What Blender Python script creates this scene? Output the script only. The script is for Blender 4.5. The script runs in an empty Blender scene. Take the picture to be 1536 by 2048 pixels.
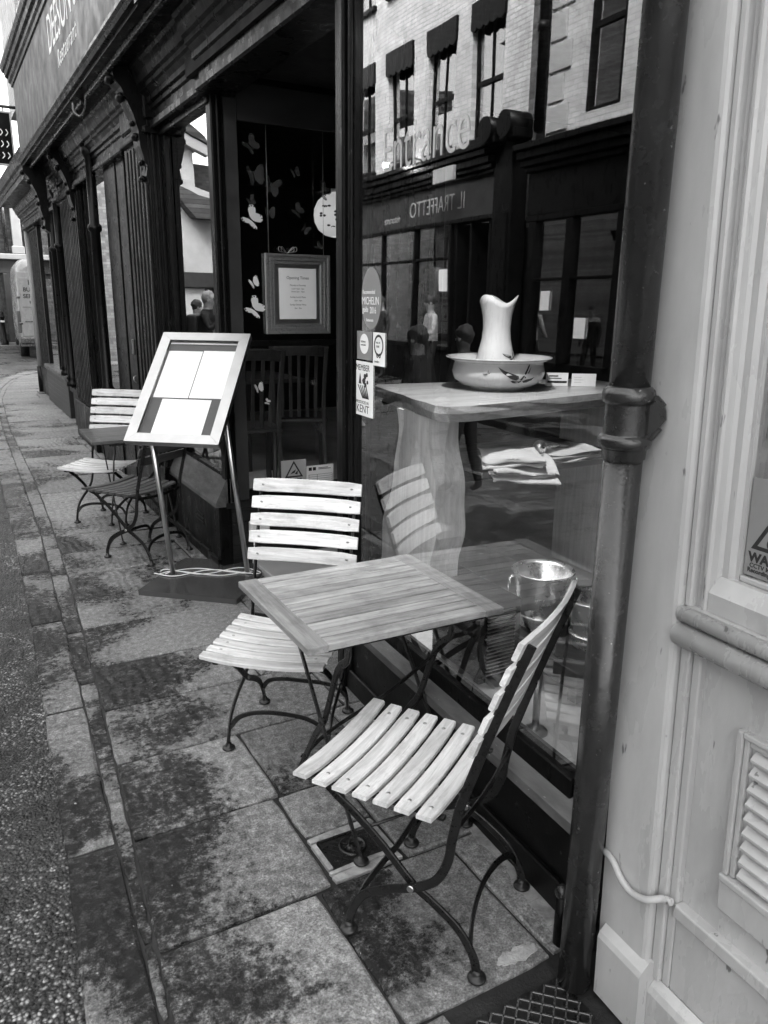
import bpy, bmesh, math, random
from mathutils import Vector, Matrix, noise
random.seed(7)
SC = bpy.context.scene
COL = SC.collection
PI = math.pi
V = Vector

# ------------------------------------------------------------------ materials
def newmat(name):
    m = bpy.data.materials.new(name); m.use_nodes = True
    nt = m.node_tree; nt.nodes.clear()
    out = nt.nodes.new('ShaderNodeOutputMaterial')
    b = nt.nodes.new('ShaderNodeBsdfPrincipled')
    nt.links.new(b.outputs[0], out.inputs[0])
    return m, nt, b, out
def N(nt, t, **kw):
    n = nt.nodes.new(t)
    for k, v in kw.items(): setattr(n, k, v)
    return n
def L(nt, a, b): nt.links.new(a, b)
def coords(nt, scale=(1, 1, 1), rot=(0, 0, 0), kind='Object'):
    tc = N(nt, 'ShaderNodeTexCoord'); mp = N(nt, 'ShaderNodeMapping')
    mp.inputs['Scale'].default_value = scale; mp.inputs['Rotation'].default_value = rot
    L(nt, tc.outputs[kind], mp.inputs[0]); return mp.outputs[0]
def noise_n(nt, vec, scale=5, detail=6, rough=.6, dist=0.):
    n = N(nt, 'ShaderNodeTexNoise'); n.inputs['Scale'].default_value = scale
    n.inputs['Detail'].default_value = detail; n.inputs['Roughness'].default_value = rough
    n.inputs['Distortion'].default_value = dist
    L(nt, vec, n.inputs['Vector']); return n.outputs['Fac']
def ramp(nt, fac, stops, interp='LINEAR'):
    r = N(nt, 'ShaderNodeValToRGB'); r.color_ramp.interpolation = interp
    els = r.color_ramp.elements
    while len(els) < len(stops): els.new(.5)
    for e, (p, c) in zip(els, stops):
        e.position = p; e.color = (c, c, c, 1)
    L(nt, fac, r.inputs[0]); return r.outputs[0]
def math_n(nt, op, a, b=None, clamp=False):
    n = N(nt, 'ShaderNodeMath', operation=op); n.use_clamp = clamp
    for i, v in enumerate((a, b)):
        if v is None: continue
        if isinstance(v, (int, float)): n.inputs[i].default_value = v
        else: L(nt, v, n.inputs[i])
    return n.outputs[0]
def mixc(nt, fac, a, b, bt='MIX'):
    n = N(nt, 'ShaderNodeMix', data_type='RGBA', blend_type=bt)
    for i, v in ((0, fac), (6, a), (7, b)):
        if isinstance(v, (int, float)):
            n.inputs[i].default_value = v if i == 0 else (v, v, v, 1)
        else: L(nt, v, n.inputs[i])
    return n.outputs[2]
def bump(nt, b, h, strength=.3, dist=.01, prev=None):
    n = N(nt, 'ShaderNodeBump'); n.inputs['Strength'].default_value = strength
    n.inputs['Distance'].default_value = dist
    L(nt, h, n.inputs['Height'])
    if prev is not None: L(nt, prev, n.inputs['Normal'])
    L(nt, n.outputs[0], b.inputs['Normal']); return n.outputs[0]

def paint(name, g, var=.3, rough=.4, scale=9, bmp=.15, metal=0., dirt=None, stretch=(1, 1, 1), spec=.5, rvar=.12, chips=None):
    """general painted / plain surface: grey g with cloudy variation, uneven gloss, fine unevenness"""
    m, nt, b, o = newmat(name)
    c = coords(nt, stretch)
    n1 = noise_n(nt, c, scale, 8, .62)
    col = ramp(nt, n1, [(.25, g * (1 - var)), (.75, g * (1 + var))])
    if dirt is not None:
        n2 = noise_n(nt, c, scale * .28, 5, .7, .6)
        col = mixc(nt, ramp(nt, n2, [(.45, 0.), (.72, .8)]), col, dirt)
    if chips is not None:
        n3 = noise_n(nt, c, scale * 9, 3, .5)
        col = mixc(nt, ramp(nt, n3, [(.70, 0.), (.74, 1.)]), col, chips)
    L(nt, col, b.inputs['Base Color'])
    r = noise_n(nt, c, scale * 2.2, 5, .6)
    L(nt, ramp(nt, r, [(.3, max(.03, rough - rvar)), (.7, min(1, rough + rvar))]), b.inputs['Roughness'])
    b.inputs['Metallic'].default_value = metal
    b.inputs['Specular IOR Level'].default_value = spec
    bump(nt, b, noise_n(nt, c, scale * 5, 6, .65), bmp, .004)
    return m

def wood(name, lo, hi, axis=0, rough=.5, stain=.5, cov=.5):
    m, nt, b, o = newmat(name)
    s = [22, 22, 22]; s[axis] = 1.6
    oi = N(nt, 'ShaderNodeNewGeometry')
    tc = N(nt, 'ShaderNodeTexCoord')
    add = N(nt, 'ShaderNodeVectorMath', operation='ADD')
    rnd = N(nt, 'ShaderNodeMath', operation='MULTIPLY'); rnd.inputs[1].default_value = 17.
    L(nt, oi.outputs['Random Per Island'], rnd.inputs[0])
    L(nt, tc.outputs['Object'], add.inputs[0]); L(nt, rnd.outputs[0], add.inputs[1])
    mp = N(nt, 'ShaderNodeMapping'); mp.inputs['Scale'].default_value = s
    L(nt, add.outputs[0], mp.inputs[0])
    g1 = noise_n(nt, mp.outputs[0], 2.2, 9, .7, .35)
    col = ramp(nt, g1, [(.28, lo), (.5, (lo + hi) / 2), (.7, hi)])
    g3 = noise_n(nt, mp.outputs[0], 9., 4, .6)
    col = mixc(nt, ramp(nt, g3, [(.6, 0.), (.75, .45)]), col, lo * .5)
    g2 = noise_n(nt, add.outputs[0], 6, 5, .7)
    col = mixc(nt, ramp(nt, g2, [(cov, 0.), (cov + .22, stain)]), col, lo * .45)
    tone = ramp(nt, oi.outputs['Random Per Island'], [(0, .72), (1, 1.1)])
    col = mixc(nt, 1., col, tone, 'MULTIPLY')
    L(nt, col, b.inputs['Base Color'])
    L(nt, ramp(nt, g1, [(.2, rough + .12), (.8, rough - .12)]), b.inputs['Roughness'])
    bump(nt, b, g1, .35, .002)
    return m

def brick(name, a, c2, mortar, bw=.215, bh=.065, axis='x', rough=.8, bmp=.6, dirt=.0, msize=.008):
    """bricks on a vertical wall; axis = the direction the wall faces"""
    m, nt, b, o = newmat(name)
    tc = N(nt, 'ShaderNodeTexCoord'); sp = N(nt, 'ShaderNodeSeparateXYZ'); cb = N(nt, 'ShaderNodeCombineXYZ')
    L(nt, tc.outputs['Object'], sp.inputs[0])
    L(nt, sp.outputs[1 if axis == 'x' else 0], cb.inputs[0]); L(nt, sp.outputs[1 if axis == 'z' else 2], cb.inputs[1])
    bt = N(nt, 'ShaderNodeTexBrick')
    bt.inputs['Color1'].default_value = (a, a, a, 1); bt.inputs['Color2'].default_value = (c2, c2, c2, 1)
    bt.inputs['Mortar'].default_value = (mortar, mortar, mortar, 1)
    bt.inputs['Scale'].default_value = 1.; bt.inputs['Brick Width'].default_value = bw
    bt.inputs['Row Height'].default_value = bh + .01; bt.inputs['Mortar Size'].default_value = msize
    bt.inputs['Mortar Smooth'].default_value = .3
    L(nt, cb.outputs[0], bt.inputs[0])
    n1 = noise_n(nt, tc.outputs['Object'], 3.5, 7, .65)
    col = mixc(nt, 1., bt.outputs[0], ramp(nt, n1, [(.3, .7), (.7, 1.12)]), 'MULTIPLY')
    L(nt, col, b.inputs['Base Color'])
    b.inputs['Roughness'].default_value = rough
    h = math_n(nt, 'SUBTRACT', math_n(nt, 'MULTIPLY', noise_n(nt, tc.outputs['Object'], 30, 6, .7), .6), bt.outputs['Fac'])
    bump(nt, b, h, bmp, .012)
    return m

def slabmat():
    m, nt, b, o = newmat('wet_sandstone_paving')
    tc = N(nt, 'ShaderNodeTexCoord'); P = tc.outputs['Object']
    at = N(nt, 'ShaderNodeAttribute', attribute_name='tone')
    tone = N(nt, 'ShaderNodeSeparateColor'); L(nt, at.outputs[0], tone.inputs[0])
    off = N(nt, 'ShaderNodeVectorMath', operation='ADD')
    sc = N(nt, 'ShaderNodeVectorMath', operation='SCALE'); sc.inputs['Scale'].default_value = 9.
    L(nt, at.outputs[0], sc.inputs[0]); L(nt, P, off.inputs[0]); L(nt, sc.outputs[0], off.inputs[1])
    big = noise_n(nt, off.outputs[0], 1.35, 9, .6, .5)     # big wet / dry patches
    fine = noise_n(nt, off.outputs[0], 34, 10, .8)
    grit = noise_n(nt, P, 170, 4, .7)
    sx = N(nt, 'ShaderNodeSeparateXYZ'); L(nt, P, sx.inputs[0])     # the wet band runs along the kerb side of the slabs
    drift = math_n(nt, 'MULTIPLY', math_n(nt, 'SUBTRACT', noise_n(nt, P, .9, 2, .5), .5), 1.2)
    band = ramp(nt, math_n(nt, 'ADD', sx.outputs[0], drift), [(.30, -.0), (.55, .0), (.85, .13), (1.2, .13)])
    patch = ramp(nt, math_n(nt, 'ADD', math_n(nt, 'ADD', big, band), math_n(nt, 'MULTIPLY', math_n(nt, 'SUBTRACT', fine, .5), .42)),
                 [(.46, 0.), (.52, .22), (.56, .7), (.66, 1.)])
    dry = ramp(nt, fine, [(.3, .10), (.5, .25), (.72, .52)])
    wet = ramp(nt, fine, [(.3, .004), (.5, .014), (.6, .06), (.7, .20), (.8, .4)])
    col = mixc(nt, patch, wet, dry)
    col = mixc(nt, 1., col, ramp(nt, tone.outputs[0], [(0, .62), (1, 1.15)]), 'MULTIPLY')
    col = mixc(nt, 1., col, ramp(nt, grit, [(.32, .35), (.68, 1.5)]), 'MULTIPLY')
    spk = noise_n(nt, P, 60, 2, .5)
    col = mixc(nt, ramp(nt, spk, [(.74, 0.), (.77, .8)]), col, .5)
    L(nt, col, b.inputs['Base Color'])
    L(nt, ramp(nt, math_n(nt, 'ADD', patch, math_n(nt, 'MULTIPLY', fine, .3)), [(.1, .20), (.6, .34), (1., .46)]), b.inputs['Roughness'])
    wv = N(nt, 'ShaderNodeTexWave', wave_type='BANDS', bands_direction='X')
    wv.inputs['Scale'].default_value = 6.; wv.inputs['Distortion'].default_value = 9.
    wv.inputs['Detail'].default_value = 3.; wv.inputs['Detail Scale'].default_value = .9
    L(nt, off.outputs[0], wv.inputs[0])
    h = math_n(nt, 'ADD', math_n(nt, 'MULTIPLY', wv.outputs['Fac'], math_n(nt, 'MULTIPLY', ramp(nt, big, [(.45, 1.), (.6, .1)]), .6)), math_n(nt, 'MULTIPLY', fine, 1.3))
    p = bump(nt, b, h, .8, .008)
    b.inputs['Specular IOR Level'].default_value = .38
    bump(nt, b, grit, .7, .003, p)
    return m

def roadmat(name='rough_tarmac'):
    m, nt, b, o = newmat(name)
    P = coords(nt)
    vo = N(nt, 'ShaderNodeTexVoronoi'); vo.inputs['Scale'].default_value = 95.; L(nt, P, vo.inputs['Vector'])
    vo.inputs['Randomness'].default_value = 1.
    bw = N(nt, 'ShaderNodeRGBToBW'); L(nt, vo.outputs['Color'], bw.inputs[0])
    stone = ramp(nt, bw.outputs[0], [(.2, .015), (.45, .07), (.65, .20), (.82, .46)])
    edge = ramp(nt, vo.outputs['Distance'], [(.25, 1.), (.62, .12)])
    col = mixc(nt, 1., stone, edge, 'MULTIPLY')
    n = noise_n(nt, P, 3.2, 6, .65, .4)
    col = mixc(nt, ramp(nt, n, [(.42, 0.), (.62, .9)]), col, .02)
    n5 = noise_n(nt, P, 9., 4, .6)
    col = mixc(nt, 1., col, ramp(nt, n5, [(.35, .45), (.65, 1.5)]), 'MULTIPLY')
    L(nt, col, b.inputs['Base Color'])
    L(nt, ramp(nt, n, [(.4, .5), (.7, .22)]), b.inputs['Roughness'])
    h = math_n(nt, 'SUBTRACT', noise_n(nt, P, 60, 5, .7), vo.outputs['Distance'])
    bump(nt, b, h, .9, .012)
    return m

def settmat():
    m, nt, b, o = newmat('granite_setts')
    P = coords(nt)
    bt = N(nt, 'ShaderNodeTexBrick')
    for k, v in (('Color1', .06), ('Color2', .17), ('Mortar', .02)): bt.inputs[k].default_value = (v, v, v, 1)
    bt.inputs['Scale'].default_value = 1.; bt.inputs['Brick Width'].default_value = .2
    bt.inputs['Row Height'].default_value = .115; bt.inputs['Mortar Size'].default_value = .012
    bt.inputs['Mortar Smooth'].default_value = .6
    ds = noise_n(nt, P, 5, 3, .5)
    mp = N(nt, 'ShaderNodeVectorMath', operation='ADD'); cb = N(nt, 'ShaderNodeCombineXYZ')
    L(nt, math_n(nt, 'MULTIPLY', ds, .12), cb.inputs[1]); L(nt, P, mp.inputs[0]); L(nt, cb.outputs[0], mp.inputs[1])
    L(nt, mp.outputs[0], bt.inputs[0])
    n = noise_n(nt, P, .9, 6, .65)
    col = mixc(nt, 1., bt.outputs[0], ramp(nt, n, [(.3, .5), (.7, 1.6)]), 'MULTIPLY')
    L(nt, col, b.inputs['Base Color'])
    L(nt, ramp(nt, n, [(.35, .22), (.7, .5)]), b.inputs['Roughness'])
    h = math_n(nt, 'SUBTRACT', math_n(nt, 'MULTIPLY', noise_n(nt, P, 40, 5, .7), .5), bt.outputs['Fac'])
    bump(nt, b, h, .8, .02)
    return m

def glassmat(name, f0=.16, power=3.2, tint=.96):
    m, nt, b, o = newmat(name)
    nt.nodes.remove(b)
    lw = N(nt, 'ShaderNodeLayerWeight'); lw.inputs['Blend'].default_value = .5
    f = math_n(nt, 'ADD', math_n(nt, 'MULTIPLY', math_n(nt, 'POWER', lw.outputs['Facing'], power), 1 - f0), f0, True)
    g = N(nt, 'ShaderNodeBsdfGlossy'); g.inputs['Roughness'].default_value = 0.
    g.inputs['Color'].default_value = (1, 1, 1, 1)
    t = N(nt, 'ShaderNodeBsdfTransparent'); t.inputs['Color'].default_value = (tint, tint, tint, 1)
    mx = N(nt, 'ShaderNodeMixShader')
    L(nt, f, mx.inputs[0]); L(nt, t.outputs[0], mx.inputs[1]); L(nt, g.outputs[0], mx.inputs[2])
    P = coords(nt)
    bp = N(nt, 'ShaderNodeBump'); bp.inputs['Strength'].default_value = .05; bp.inputs['Distance'].default_value = .02
    L(nt, noise_n(nt, P, 1.6, 1, .4), bp.inputs['Height']); L(nt, bp.outputs[0], g.inputs['Normal'])
    L(nt, mx.outputs[0], o.inputs[0])
    return m

def emit(name, g, s):
    m, nt, b, o = newmat(name)
    b.inputs['Base Color'].default_value = (g, g, g, 1)
    b.inputs['Emission Color'].default_value = (1, 1, 1, 1); b.inputs['Emission Strength'].default_value = s
    return m

def film(name, g, alpha):
    m, nt, b, o = newmat(name)
    b.inputs['Base Color'].default_value = (g, g, g, 1); b.inputs['Roughness'].default_value = .6
    b.inputs['Alpha'].default_value = alpha
    return m

def bands(name, stops, rough=.8):
    """clothing: colour by height on the standing body"""
    m, nt, b, o = newmat(name)
    tc = N(nt, 'ShaderNodeTexCoord'); sp = N(nt, 'ShaderNodeSeparateXYZ'); L(nt, tc.outputs['Object'], sp.inputs[0])
    n = noise_n(nt, tc.outputs['Object'], 14, 5, .6)
    z = math_n(nt, 'ADD', math_n(nt, 'DIVIDE', sp.outputs[2], 2.), math_n(nt, 'MULTIPLY', n, .006))
    col = ramp(nt, z, [(p / 2., c) for p, c in stops], 'CONSTANT')
    col = mixc(nt, 1., col, ramp(nt, n, [(.3, .6), (.7, 1.2)]), 'MULTIPLY')
    L(nt, col, b.inputs['Base Color']); b.inputs['Roughness'].default_value = rough
    return m

MT = dict(
    slab=slabmat(), road=roadmat(), sett=settmat(),
    bed=paint('dark_mortar_bed', .012, .5, .6, 20, .6),
    kerb=paint('kerb_strip_mortar', .07, .6, .5, 26, .8, dirt=.02, chips=.4),
    cement=paint('cement_pointing', .34, .45, .75, 24, .9, dirt=.10, chips=.05),
    black=paint('black_gloss_paint', .0035, .5, .34, 6, .2, dirt=.006, rvar=.1, spec=.2),
    black2=paint('black_painted_joinery', .004, .6, .32, 5, .45, dirt=.009, chips=.05, rvar=.14, stretch=(1, 1, .35), spec=.10),
    fasc=paint('fascia_paint', .024, .25, .5, 3, .12, dirt=.06),
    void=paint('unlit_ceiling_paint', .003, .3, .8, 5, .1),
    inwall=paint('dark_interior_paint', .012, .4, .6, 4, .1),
    sill=paint('weathered_sill', .10, .6, .4, 16, .5, dirt=.02, stretch=(1, .25, 1), chips=.3),
    iron=paint('black_iron', .006, .4, .33, 30, .3, chips=.06),
    pipe=paint('grey_painted_iron', .02, .3, .22, 9, .3, dirt=.014, chips=.18, spec=.6),
    cream=paint('cream_gloss_paint', .42, .22, .30, 4, .4, dirt=.22, stretch=(1, 1, .3), chips=.13),
    rubber=paint('black_rubber', .012, .3, .4, 20, .2),
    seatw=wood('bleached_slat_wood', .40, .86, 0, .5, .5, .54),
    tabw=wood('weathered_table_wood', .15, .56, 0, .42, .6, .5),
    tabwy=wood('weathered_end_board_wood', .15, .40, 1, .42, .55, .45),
    darkw=wood('shaded_wet_slat_wood', .045, .11, 0, .35, .4),  # darker table and chair wood: dim light and wetness put into its colour
    chairw=wood('dark_chair_wood', .03, .075, 2, .35, .3),
    plank=wood('pale_counter_wood', .28, .6, 0, .35, .5, .5),
    slabw=wood('pale_slab_wood', .6, .92, 2, .5, .5, .52),
    steel=paint('brushed_steel', .46, .1, .38, 7, .04, metal=1., rvar=.06),
    chrome=paint('polished_steel', .85, .05, .3, 8, .05, metal=1.),
    gun=paint('dark_steel_plate', .14, .15, .26, 7, .04, metal=.7, rvar=.05),
    plategrey=paint('grey_coated_steel', .055, .15, .2, 5, .03, spec=.7, rvar=.05),
    polesteel=paint('pole_steel', .75, .03, .3, 3, .0, metal=1., rvar=.03),
    back=paint('dark_board_lining', .018, .3, .5, 5, .1),
    paper=paint('white_paper', .86, .03, .7, 6, .05),
    paperg=paint('grey_card', .42, .1, .7, 6, .05),
    ink=paint('printed_ink', .015, .1, .6, 6, .0),
    ceramic=paint('white_glazed_ceramic', .5, .12, .12, 5, .05, dirt=.45),
    ceramicd=paint('dark_ceramic_paint', .03, .4, .2, 9, .1),
    linen=paint('white_linen', .36, .06, .85, 12, .35),
    gilt=paint('gilt_frame', .32, .15, .35, 60, .1, metal=.6),
    brickw=brick('painted_white_brick', .56, .64, .48, bmp=.8),
    brickd=brick('old_dark_brick', .06, .16, .10, axis='x', bmp=.7),
    brickm=brick('mid_brick_end', .16, .34, .2, axis='y', bmp=.7), brickdy=brick('old_dark_brick_end', .045, .12, .07, axis='y', bmp=.7),
    brickb=brick('black_painted_brick', .008, .014, .006, axis='y', rough=.35, bmp=.7),
    brickbx=brick('black_painted_brick_side', .014, .022, .012, axis='x', rough=.35, bmp=.7),
    render=paint('pale_wall_render', .42, .10, .85, 2, .2, dirt=.28),
    tile=brick('roof_tiles', .04, .11, .02, .17, .10, axis='x', bmp=.9),
    stone=paint('pale_stone_trim', .34, .1, .6, 4, .2),
    white=paint('white_gloss_paint', .72, .05, .3, 4, .1, dirt=.6),
    van=paint('white_van_paint', .36, .05, .25, 2, .02, dirt=.24),
    plate=paint('plate_yellow_grey', .5, .05, .4, 4, .0),
    lamp=emit('red_lens', .08, 0.), bulb=emit('lit_bulb', 1., 60.),
    glass=glassmat('shop_window_glass', .135, 3.0), glass2=glassmat('side_window_glass', .09, 2.2),
    glasso=glassmat('street_window_glass', .45, 2.5, .5),
    cardg=glassmat('menu_case_glass', .03, 4., .95),
    etched=film('etched_lettering', .6, .5), filmg=film('grey_window_sticker', .30, .75),
    fly=film('pale_butterfly_paper', .70, .95), flyd=film('faint_butterfly_paper', .05, .6),
    infloor=paint('pale_interior_floor', .60, .12, .5, 6, .1, dirt=.3),
    cable=paint('white_cable', .75, .05, .4, 10, .1),
    papers=paint('sign_grey_card', .20, .1, .7, 6, .05), skin=paint('skin', .36, .1, .55, 9, .05), hair=paint('hair', .05, .4, .6, 30, .3), hairg=paint('grey_hair', .45, .3, .6, 30, .3),
    lantern=emit('paper_lantern_shade', .7, .05),
)

# ------------------------------------------------------------------ mesh helpers
def I(): return Matrix.Identity(4)
def box(bm, x0, x1, y0, y1, z0, z1, M=None, bev=0., seg=1):
    M = M or I()
    r = bmesh.ops.create_cube(bm, size=1.)
    vs = r['verts']
    S = Matrix.Translation(((x0 + x1) / 2, (y0 + y1) / 2, (z0 + z1) / 2)) @ Matrix.Diagonal((abs(x1 - x0), abs(y1 - y0), abs(z1 - z0), 1))
    bmesh.ops.transform(bm, matrix=S, verts=vs)
    if bev > 0:
        es = list({e for v in vs for e in v.link_edges})
        r2 = bmesh.ops.bevel(bm, geom=es, offset=bev, segments=seg, affect='EDGES', profile=.5)
        vs = list({v for f in r2['faces'] for v in f.verts} | {v for v in vs if v.is_valid})
    bmesh.ops.transform(bm, matrix=M, verts=vs)
    return vs
def prism(bm, pts, a, b, M=None, axis='y'):
    """polygon pts in the plane across the axis, extruded from a to b along it.
       axis y: pts=(x,z)   axis z: pts=(x,y)   axis x: pts=(y,z)"""
    M = M or I()
    def P(p, t):
        return {'y': V((p[0], t, p[1])), 'z': V((p[0], p[1], t)), 'x': V((t, p[0], p[1]))}[axis]
    A = [bm.verts.new(M @ P(p, a)) for p in pts]; B = [bm.verts.new(M @ P(p, b)) for p in pts]
    n = len(pts)
    fs = []
    for i in range(n):
        fs.append(bm.faces.new((A[i], A[(i + 1) % n], B[(i + 1) % n], B[i])))
    fs.append(bm.faces.new(A[::-1])); fs.append(bm.faces.new(B))
    bmesh.ops.recalc_face_normals(bm, faces=fs)
def lathe(bm, prof, seg=32, M=None, cap=False):
    M = M or I()
    rings = []
    for r, z in prof:
        rings.append([bm.verts.new(M @ V((r * math.cos(2 * PI * i / seg), r * math.sin(2 * PI * i / seg), z))) for i in range(seg)])
    fs = []
    for k in range(len(rings) - 1):
        for i in range(seg):
            fs.append(bm.faces.new((rings[k][i], rings[k][(i + 1) % seg], rings[k + 1][(i + 1) % seg], rings[k + 1][i])))
    if cap:
        fs.append(bm.faces.new(rings[0][::-1])); fs.append(bm.faces.new(rings[-1]))
    for f in fs: f.smooth = True
    bmesh.ops.recalc_face_normals(bm, faces=fs)
def smoothpath(pts, n=6):
    """Catmull-Rom through the points"""
    P = [V(p) for p in pts]; P = [P[0] * 2 - P[1]] + P + [P[-1] * 2 - P[-2]]
    out = []
    for i in range(1, len(P) - 2):
        for k in range(n):
            t = k / n; a, b, c, d = P[i - 1], P[i], P[i + 1], P[i + 2]
            out.append(.5 * ((2 * b) + (c - a) * t + (2 * a - 5 * b + 4 * c - d) * t * t + (3 * b - a - 3 * c + d) * t ** 3))
    out.append(P[-2]); return out
def tube(bm, pts, r, seg=10, M=None, taper=None):
    M = M or I(); P = [V(p) for p in pts]; rings = []
    up = V((0, 0, 1)); prev = None
    for i, p in enumerate(P):
        t = (P[min(i + 1, len(P) - 1)] - P[max(i - 1, 0)]).normalized()
        if prev is None:
            u = t.cross(up if abs(t.z) < .9 else V((1, 0, 0))).normalized()
        else:
            u = (prev - t * prev.dot(t)).normalized()
        prev = u; w = t.cross(u)
        rr = r if taper is None else r * (taper[0] + (taper[1] - taper[0]) * i / (len(P) - 1))
        rings.append([bm.verts.new(M @ (p + (u * math.cos(2 * PI * k / seg) + w * math.sin(2 * PI * k / seg)) * rr)) for k in range(seg)])
    fs = []
    for a, b in zip(rings, rings[1:]):
        for k in range(seg):
            f = bm.faces.new((a[k], a[(k + 1) % seg], b[(k + 1) % seg], b[k])); f.smooth = True; fs.append(f)
    fs.append(bm.faces.new(rings[0][::-1])); fs.append(bm.faces.new(rings[-1]))
    bmesh.ops.recalc_face_normals(bm, faces=fs)
def bar(bm, pts, wdt, th, nrm, M=None, bev=.0):
    """flat bar along pts; th = thickness along the fixed direction nrm, wdt across it"""
    M = M or I(); P = [V(p) for p in pts]; nrm = V(nrm).normalized(); rings = []
    for i, p in enumerate(P):
        t = (P[min(i + 1, len(P) - 1)] - P[max(i - 1, 0)]).normalized()
        w = t.cross(nrm).normalized()
        a, c = w * wdt / 2, nrm * th / 2; e = .25
        q = [p + a * (1 - e) + c, p + a + c * (1 - e * 1.5), p + a - c * (1 - e * 1.5), p + a * (1 - e) - c,
             p - a * (1 - e) - c, p - a - c * (1 - e * 1.5), p - a + c * (1 - e * 1.5), p - a * (1 - e) + c]
        rings.append([bm.verts.new(M @ x) for x in q])
    fs = []
    for a, b in zip(rings, rings[1:]):
        for k in range(8):
            f = bm.faces.new((a[k], a[(k + 1) % 8], b[(k + 1) % 8], b[k])); fs.append(f)
    fs.append(bm.faces.new(rings[0][::-1])); fs.append(bm.faces.new(rings[-1]))
    bmesh.ops.recalc_face_normals(bm, faces=fs)
def ball(bm, c, r, M=None, sc=(1, 1, 1), seg=20):
    M = M or I()
    r_ = bmesh.ops.create_uvsphere(bm, u_segments=seg, v_segments=seg // 2 + 2, radius=r)
    bmesh.ops.transform(bm, matrix=M @ Matrix.Translation(c) @ Matrix.Diagonal((*sc, 1)), verts=r_['verts'])
    for v in r_['verts']:
        for f in v.link_faces: f.smooth = True
def cyl(bm, c, r, h, axis='z', seg=24, M=None):
    M = M or I(); a = V(c)
    d = {'x': V((1, 0, 0)), 'y': V((0, 1, 0)), 'z': V((0, 0, 1))}[axis]
    tube(bm, [a, a + d * h], r, seg, M)
    for f in bm.faces:
        if len(f.verts) > 8: f.smooth = False
def quad(bm, pts, M=None):
    M = M or I()
    bm.faces.new([bm.verts.new(M @ V(p)) for p in pts])
def holes_wall(bm, y0, y1, z0, z1, holes, x, th, M=None):
    """wall facing -/+x at x..x+th, with rectangular openings (ya,yb,za,zb)"""
    ys = sorted({y0, y1} | {h[0] for h in holes} | {h[1] for h in holes}); zs = sorted({z0, z1} | {h[2] for h in holes} | {h[3] for h in holes})
    ys = [y for y in ys if y0 <= y <= y1]; zs = [z for z in zs if z0 <= z <= z1]
    for a, b in zip(ys, ys[1:]):
        run = None
        for c, d in zip(zs, zs[1:]):
            inside = any(h[0] <= a and b <= h[1] and h[2] <= c and d <= h[3] for h in holes)
            if inside:
                if run: box(bm, x, x + th, a, b, run[0], run[1], M); run = None
            else: run = (run[0], d) if run else (c, d)
        if run: box(bm, x, x + th, a, b, run[0], run[1], M)

def link(name, bm, mat, parent=None, smooth=False):
    me = bpy.data.meshes.new(name); 
    if parent is not None:
        root = parent
        while root.parent: root = root.parent
        if root.get('_w'): bmesh.ops.transform(bm, matrix=root.matrix_world.inverted(), verts=bm.verts)
    bm.to_mesh(me); bm.free(); me.materials.append(MT[mat] if isinstance(mat, str) else mat)
    if smooth:
        for p in me.polygons: p.use_smooth = True
    o = bpy.data.objects.new(name, me); COL.objects.link(o)
    if parent is not None: o.parent = parent
    return o
def part(name, fn, mat, parent=None, label=None, smooth=False):
    bm = bmesh.new(); fn(bm); o = link(name, bm, mat, parent, smooth)
    if label: o['label'] = label
    return o
def thing(name, label, cat, loc=(0, 0, 0), rz=0., group=None, world=False):
    o = bpy.data.objects.new(name, None); COL.objects.link(o); o.empty_display_size = .1
    o.location = loc; o.rotation_euler = (0, 0, rz)
    o.matrix_world = Matrix.Translation(loc) @ Matrix.Rotation(rz, 4, 'Z')
    o['label'] = label; o['category'] = cat
    if group: o['group'] = group
    if world: o['_w'] = 1
    return o
def single(name, fn, mat, label, cat, group=None, origin=None):
    """a thing that is one mesh, modelled in world space, with its origin put at its base"""
    bm = bmesh.new(); fn(bm)
    if origin is None:
        xs = [v.co.x for v in bm.verts]; ys = [v.co.y for v in bm.verts]; zs = [v.co.z for v in bm.verts]
        origin = ((min(xs) + max(xs)) / 2, (min(ys) + max(ys)) / 2, min(zs))
    bmesh.ops.translate(bm, vec=-V(origin), verts=bm.verts)
    o = link(name, bm, mat); o.location = origin
    o['label'] = label; o['category'] = cat
    if group: o['group'] = group
    return o
def struct(name, fn, mat):
    bm = bmesh.new(); fn(bm); o = link(name, bm, mat); o['kind'] = 'structure'; return o
def copytree(root, loc, rz, label, mats=None):
    def cp(o, par):
        c = o.copy(); COL.objects.link(c); c.parent = par
        if mats and o.type == 'MESH' and o.data.materials and o.data.materials[0].name in mats:
            c.data = o.data.copy(); c.data.materials[0] = MT[mats[o.data.materials[0].name]]
        for ch in [x for x in bpy.data.objects if x.parent == o]: cp(ch, c)
        return c
    r = cp(root, None); r.location = loc; r.rotation_euler = (0, 0, rz); r['label'] = label
    return r
def text_bm(bm, s, size, M, depth=.0008, shear=0., offset=0., align='LEFT', sx=1., spacing=1.):
    cu = bpy.data.curves.new('lettering', 'FONT'); cu.body = s; cu.size = size; cu.extrude = depth
    cu.shear = shear; cu.offset = offset; cu.align_x = align; cu.space_character = spacing
    o = bpy.data.objects.new('lettering', cu); COL.objects.link(o)
    bpy.context.view_layer.update()
    me = bpy.data.meshes.new_from_object(o.evaluated_get(bpy.context.evaluated_depsgraph_get()))
    me.transform(M @ Matrix.Diagonal((sx, 1, 1, 1)))
    bm.from_mesh(me)
    bpy.data.objects.remove(o); bpy.data.curves.remove(cu); bpy.data.meshes.remove(me)
def face_w(p, M=None):   # writing on a surface that faces -x
    return (M or I()) @ (Matrix.Translation(p) @ Matrix(((0, 0, -1, 0), (-1, 0, 0, 0), (0, 1, 0, 0), (0, 0, 0, 1))))
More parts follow.
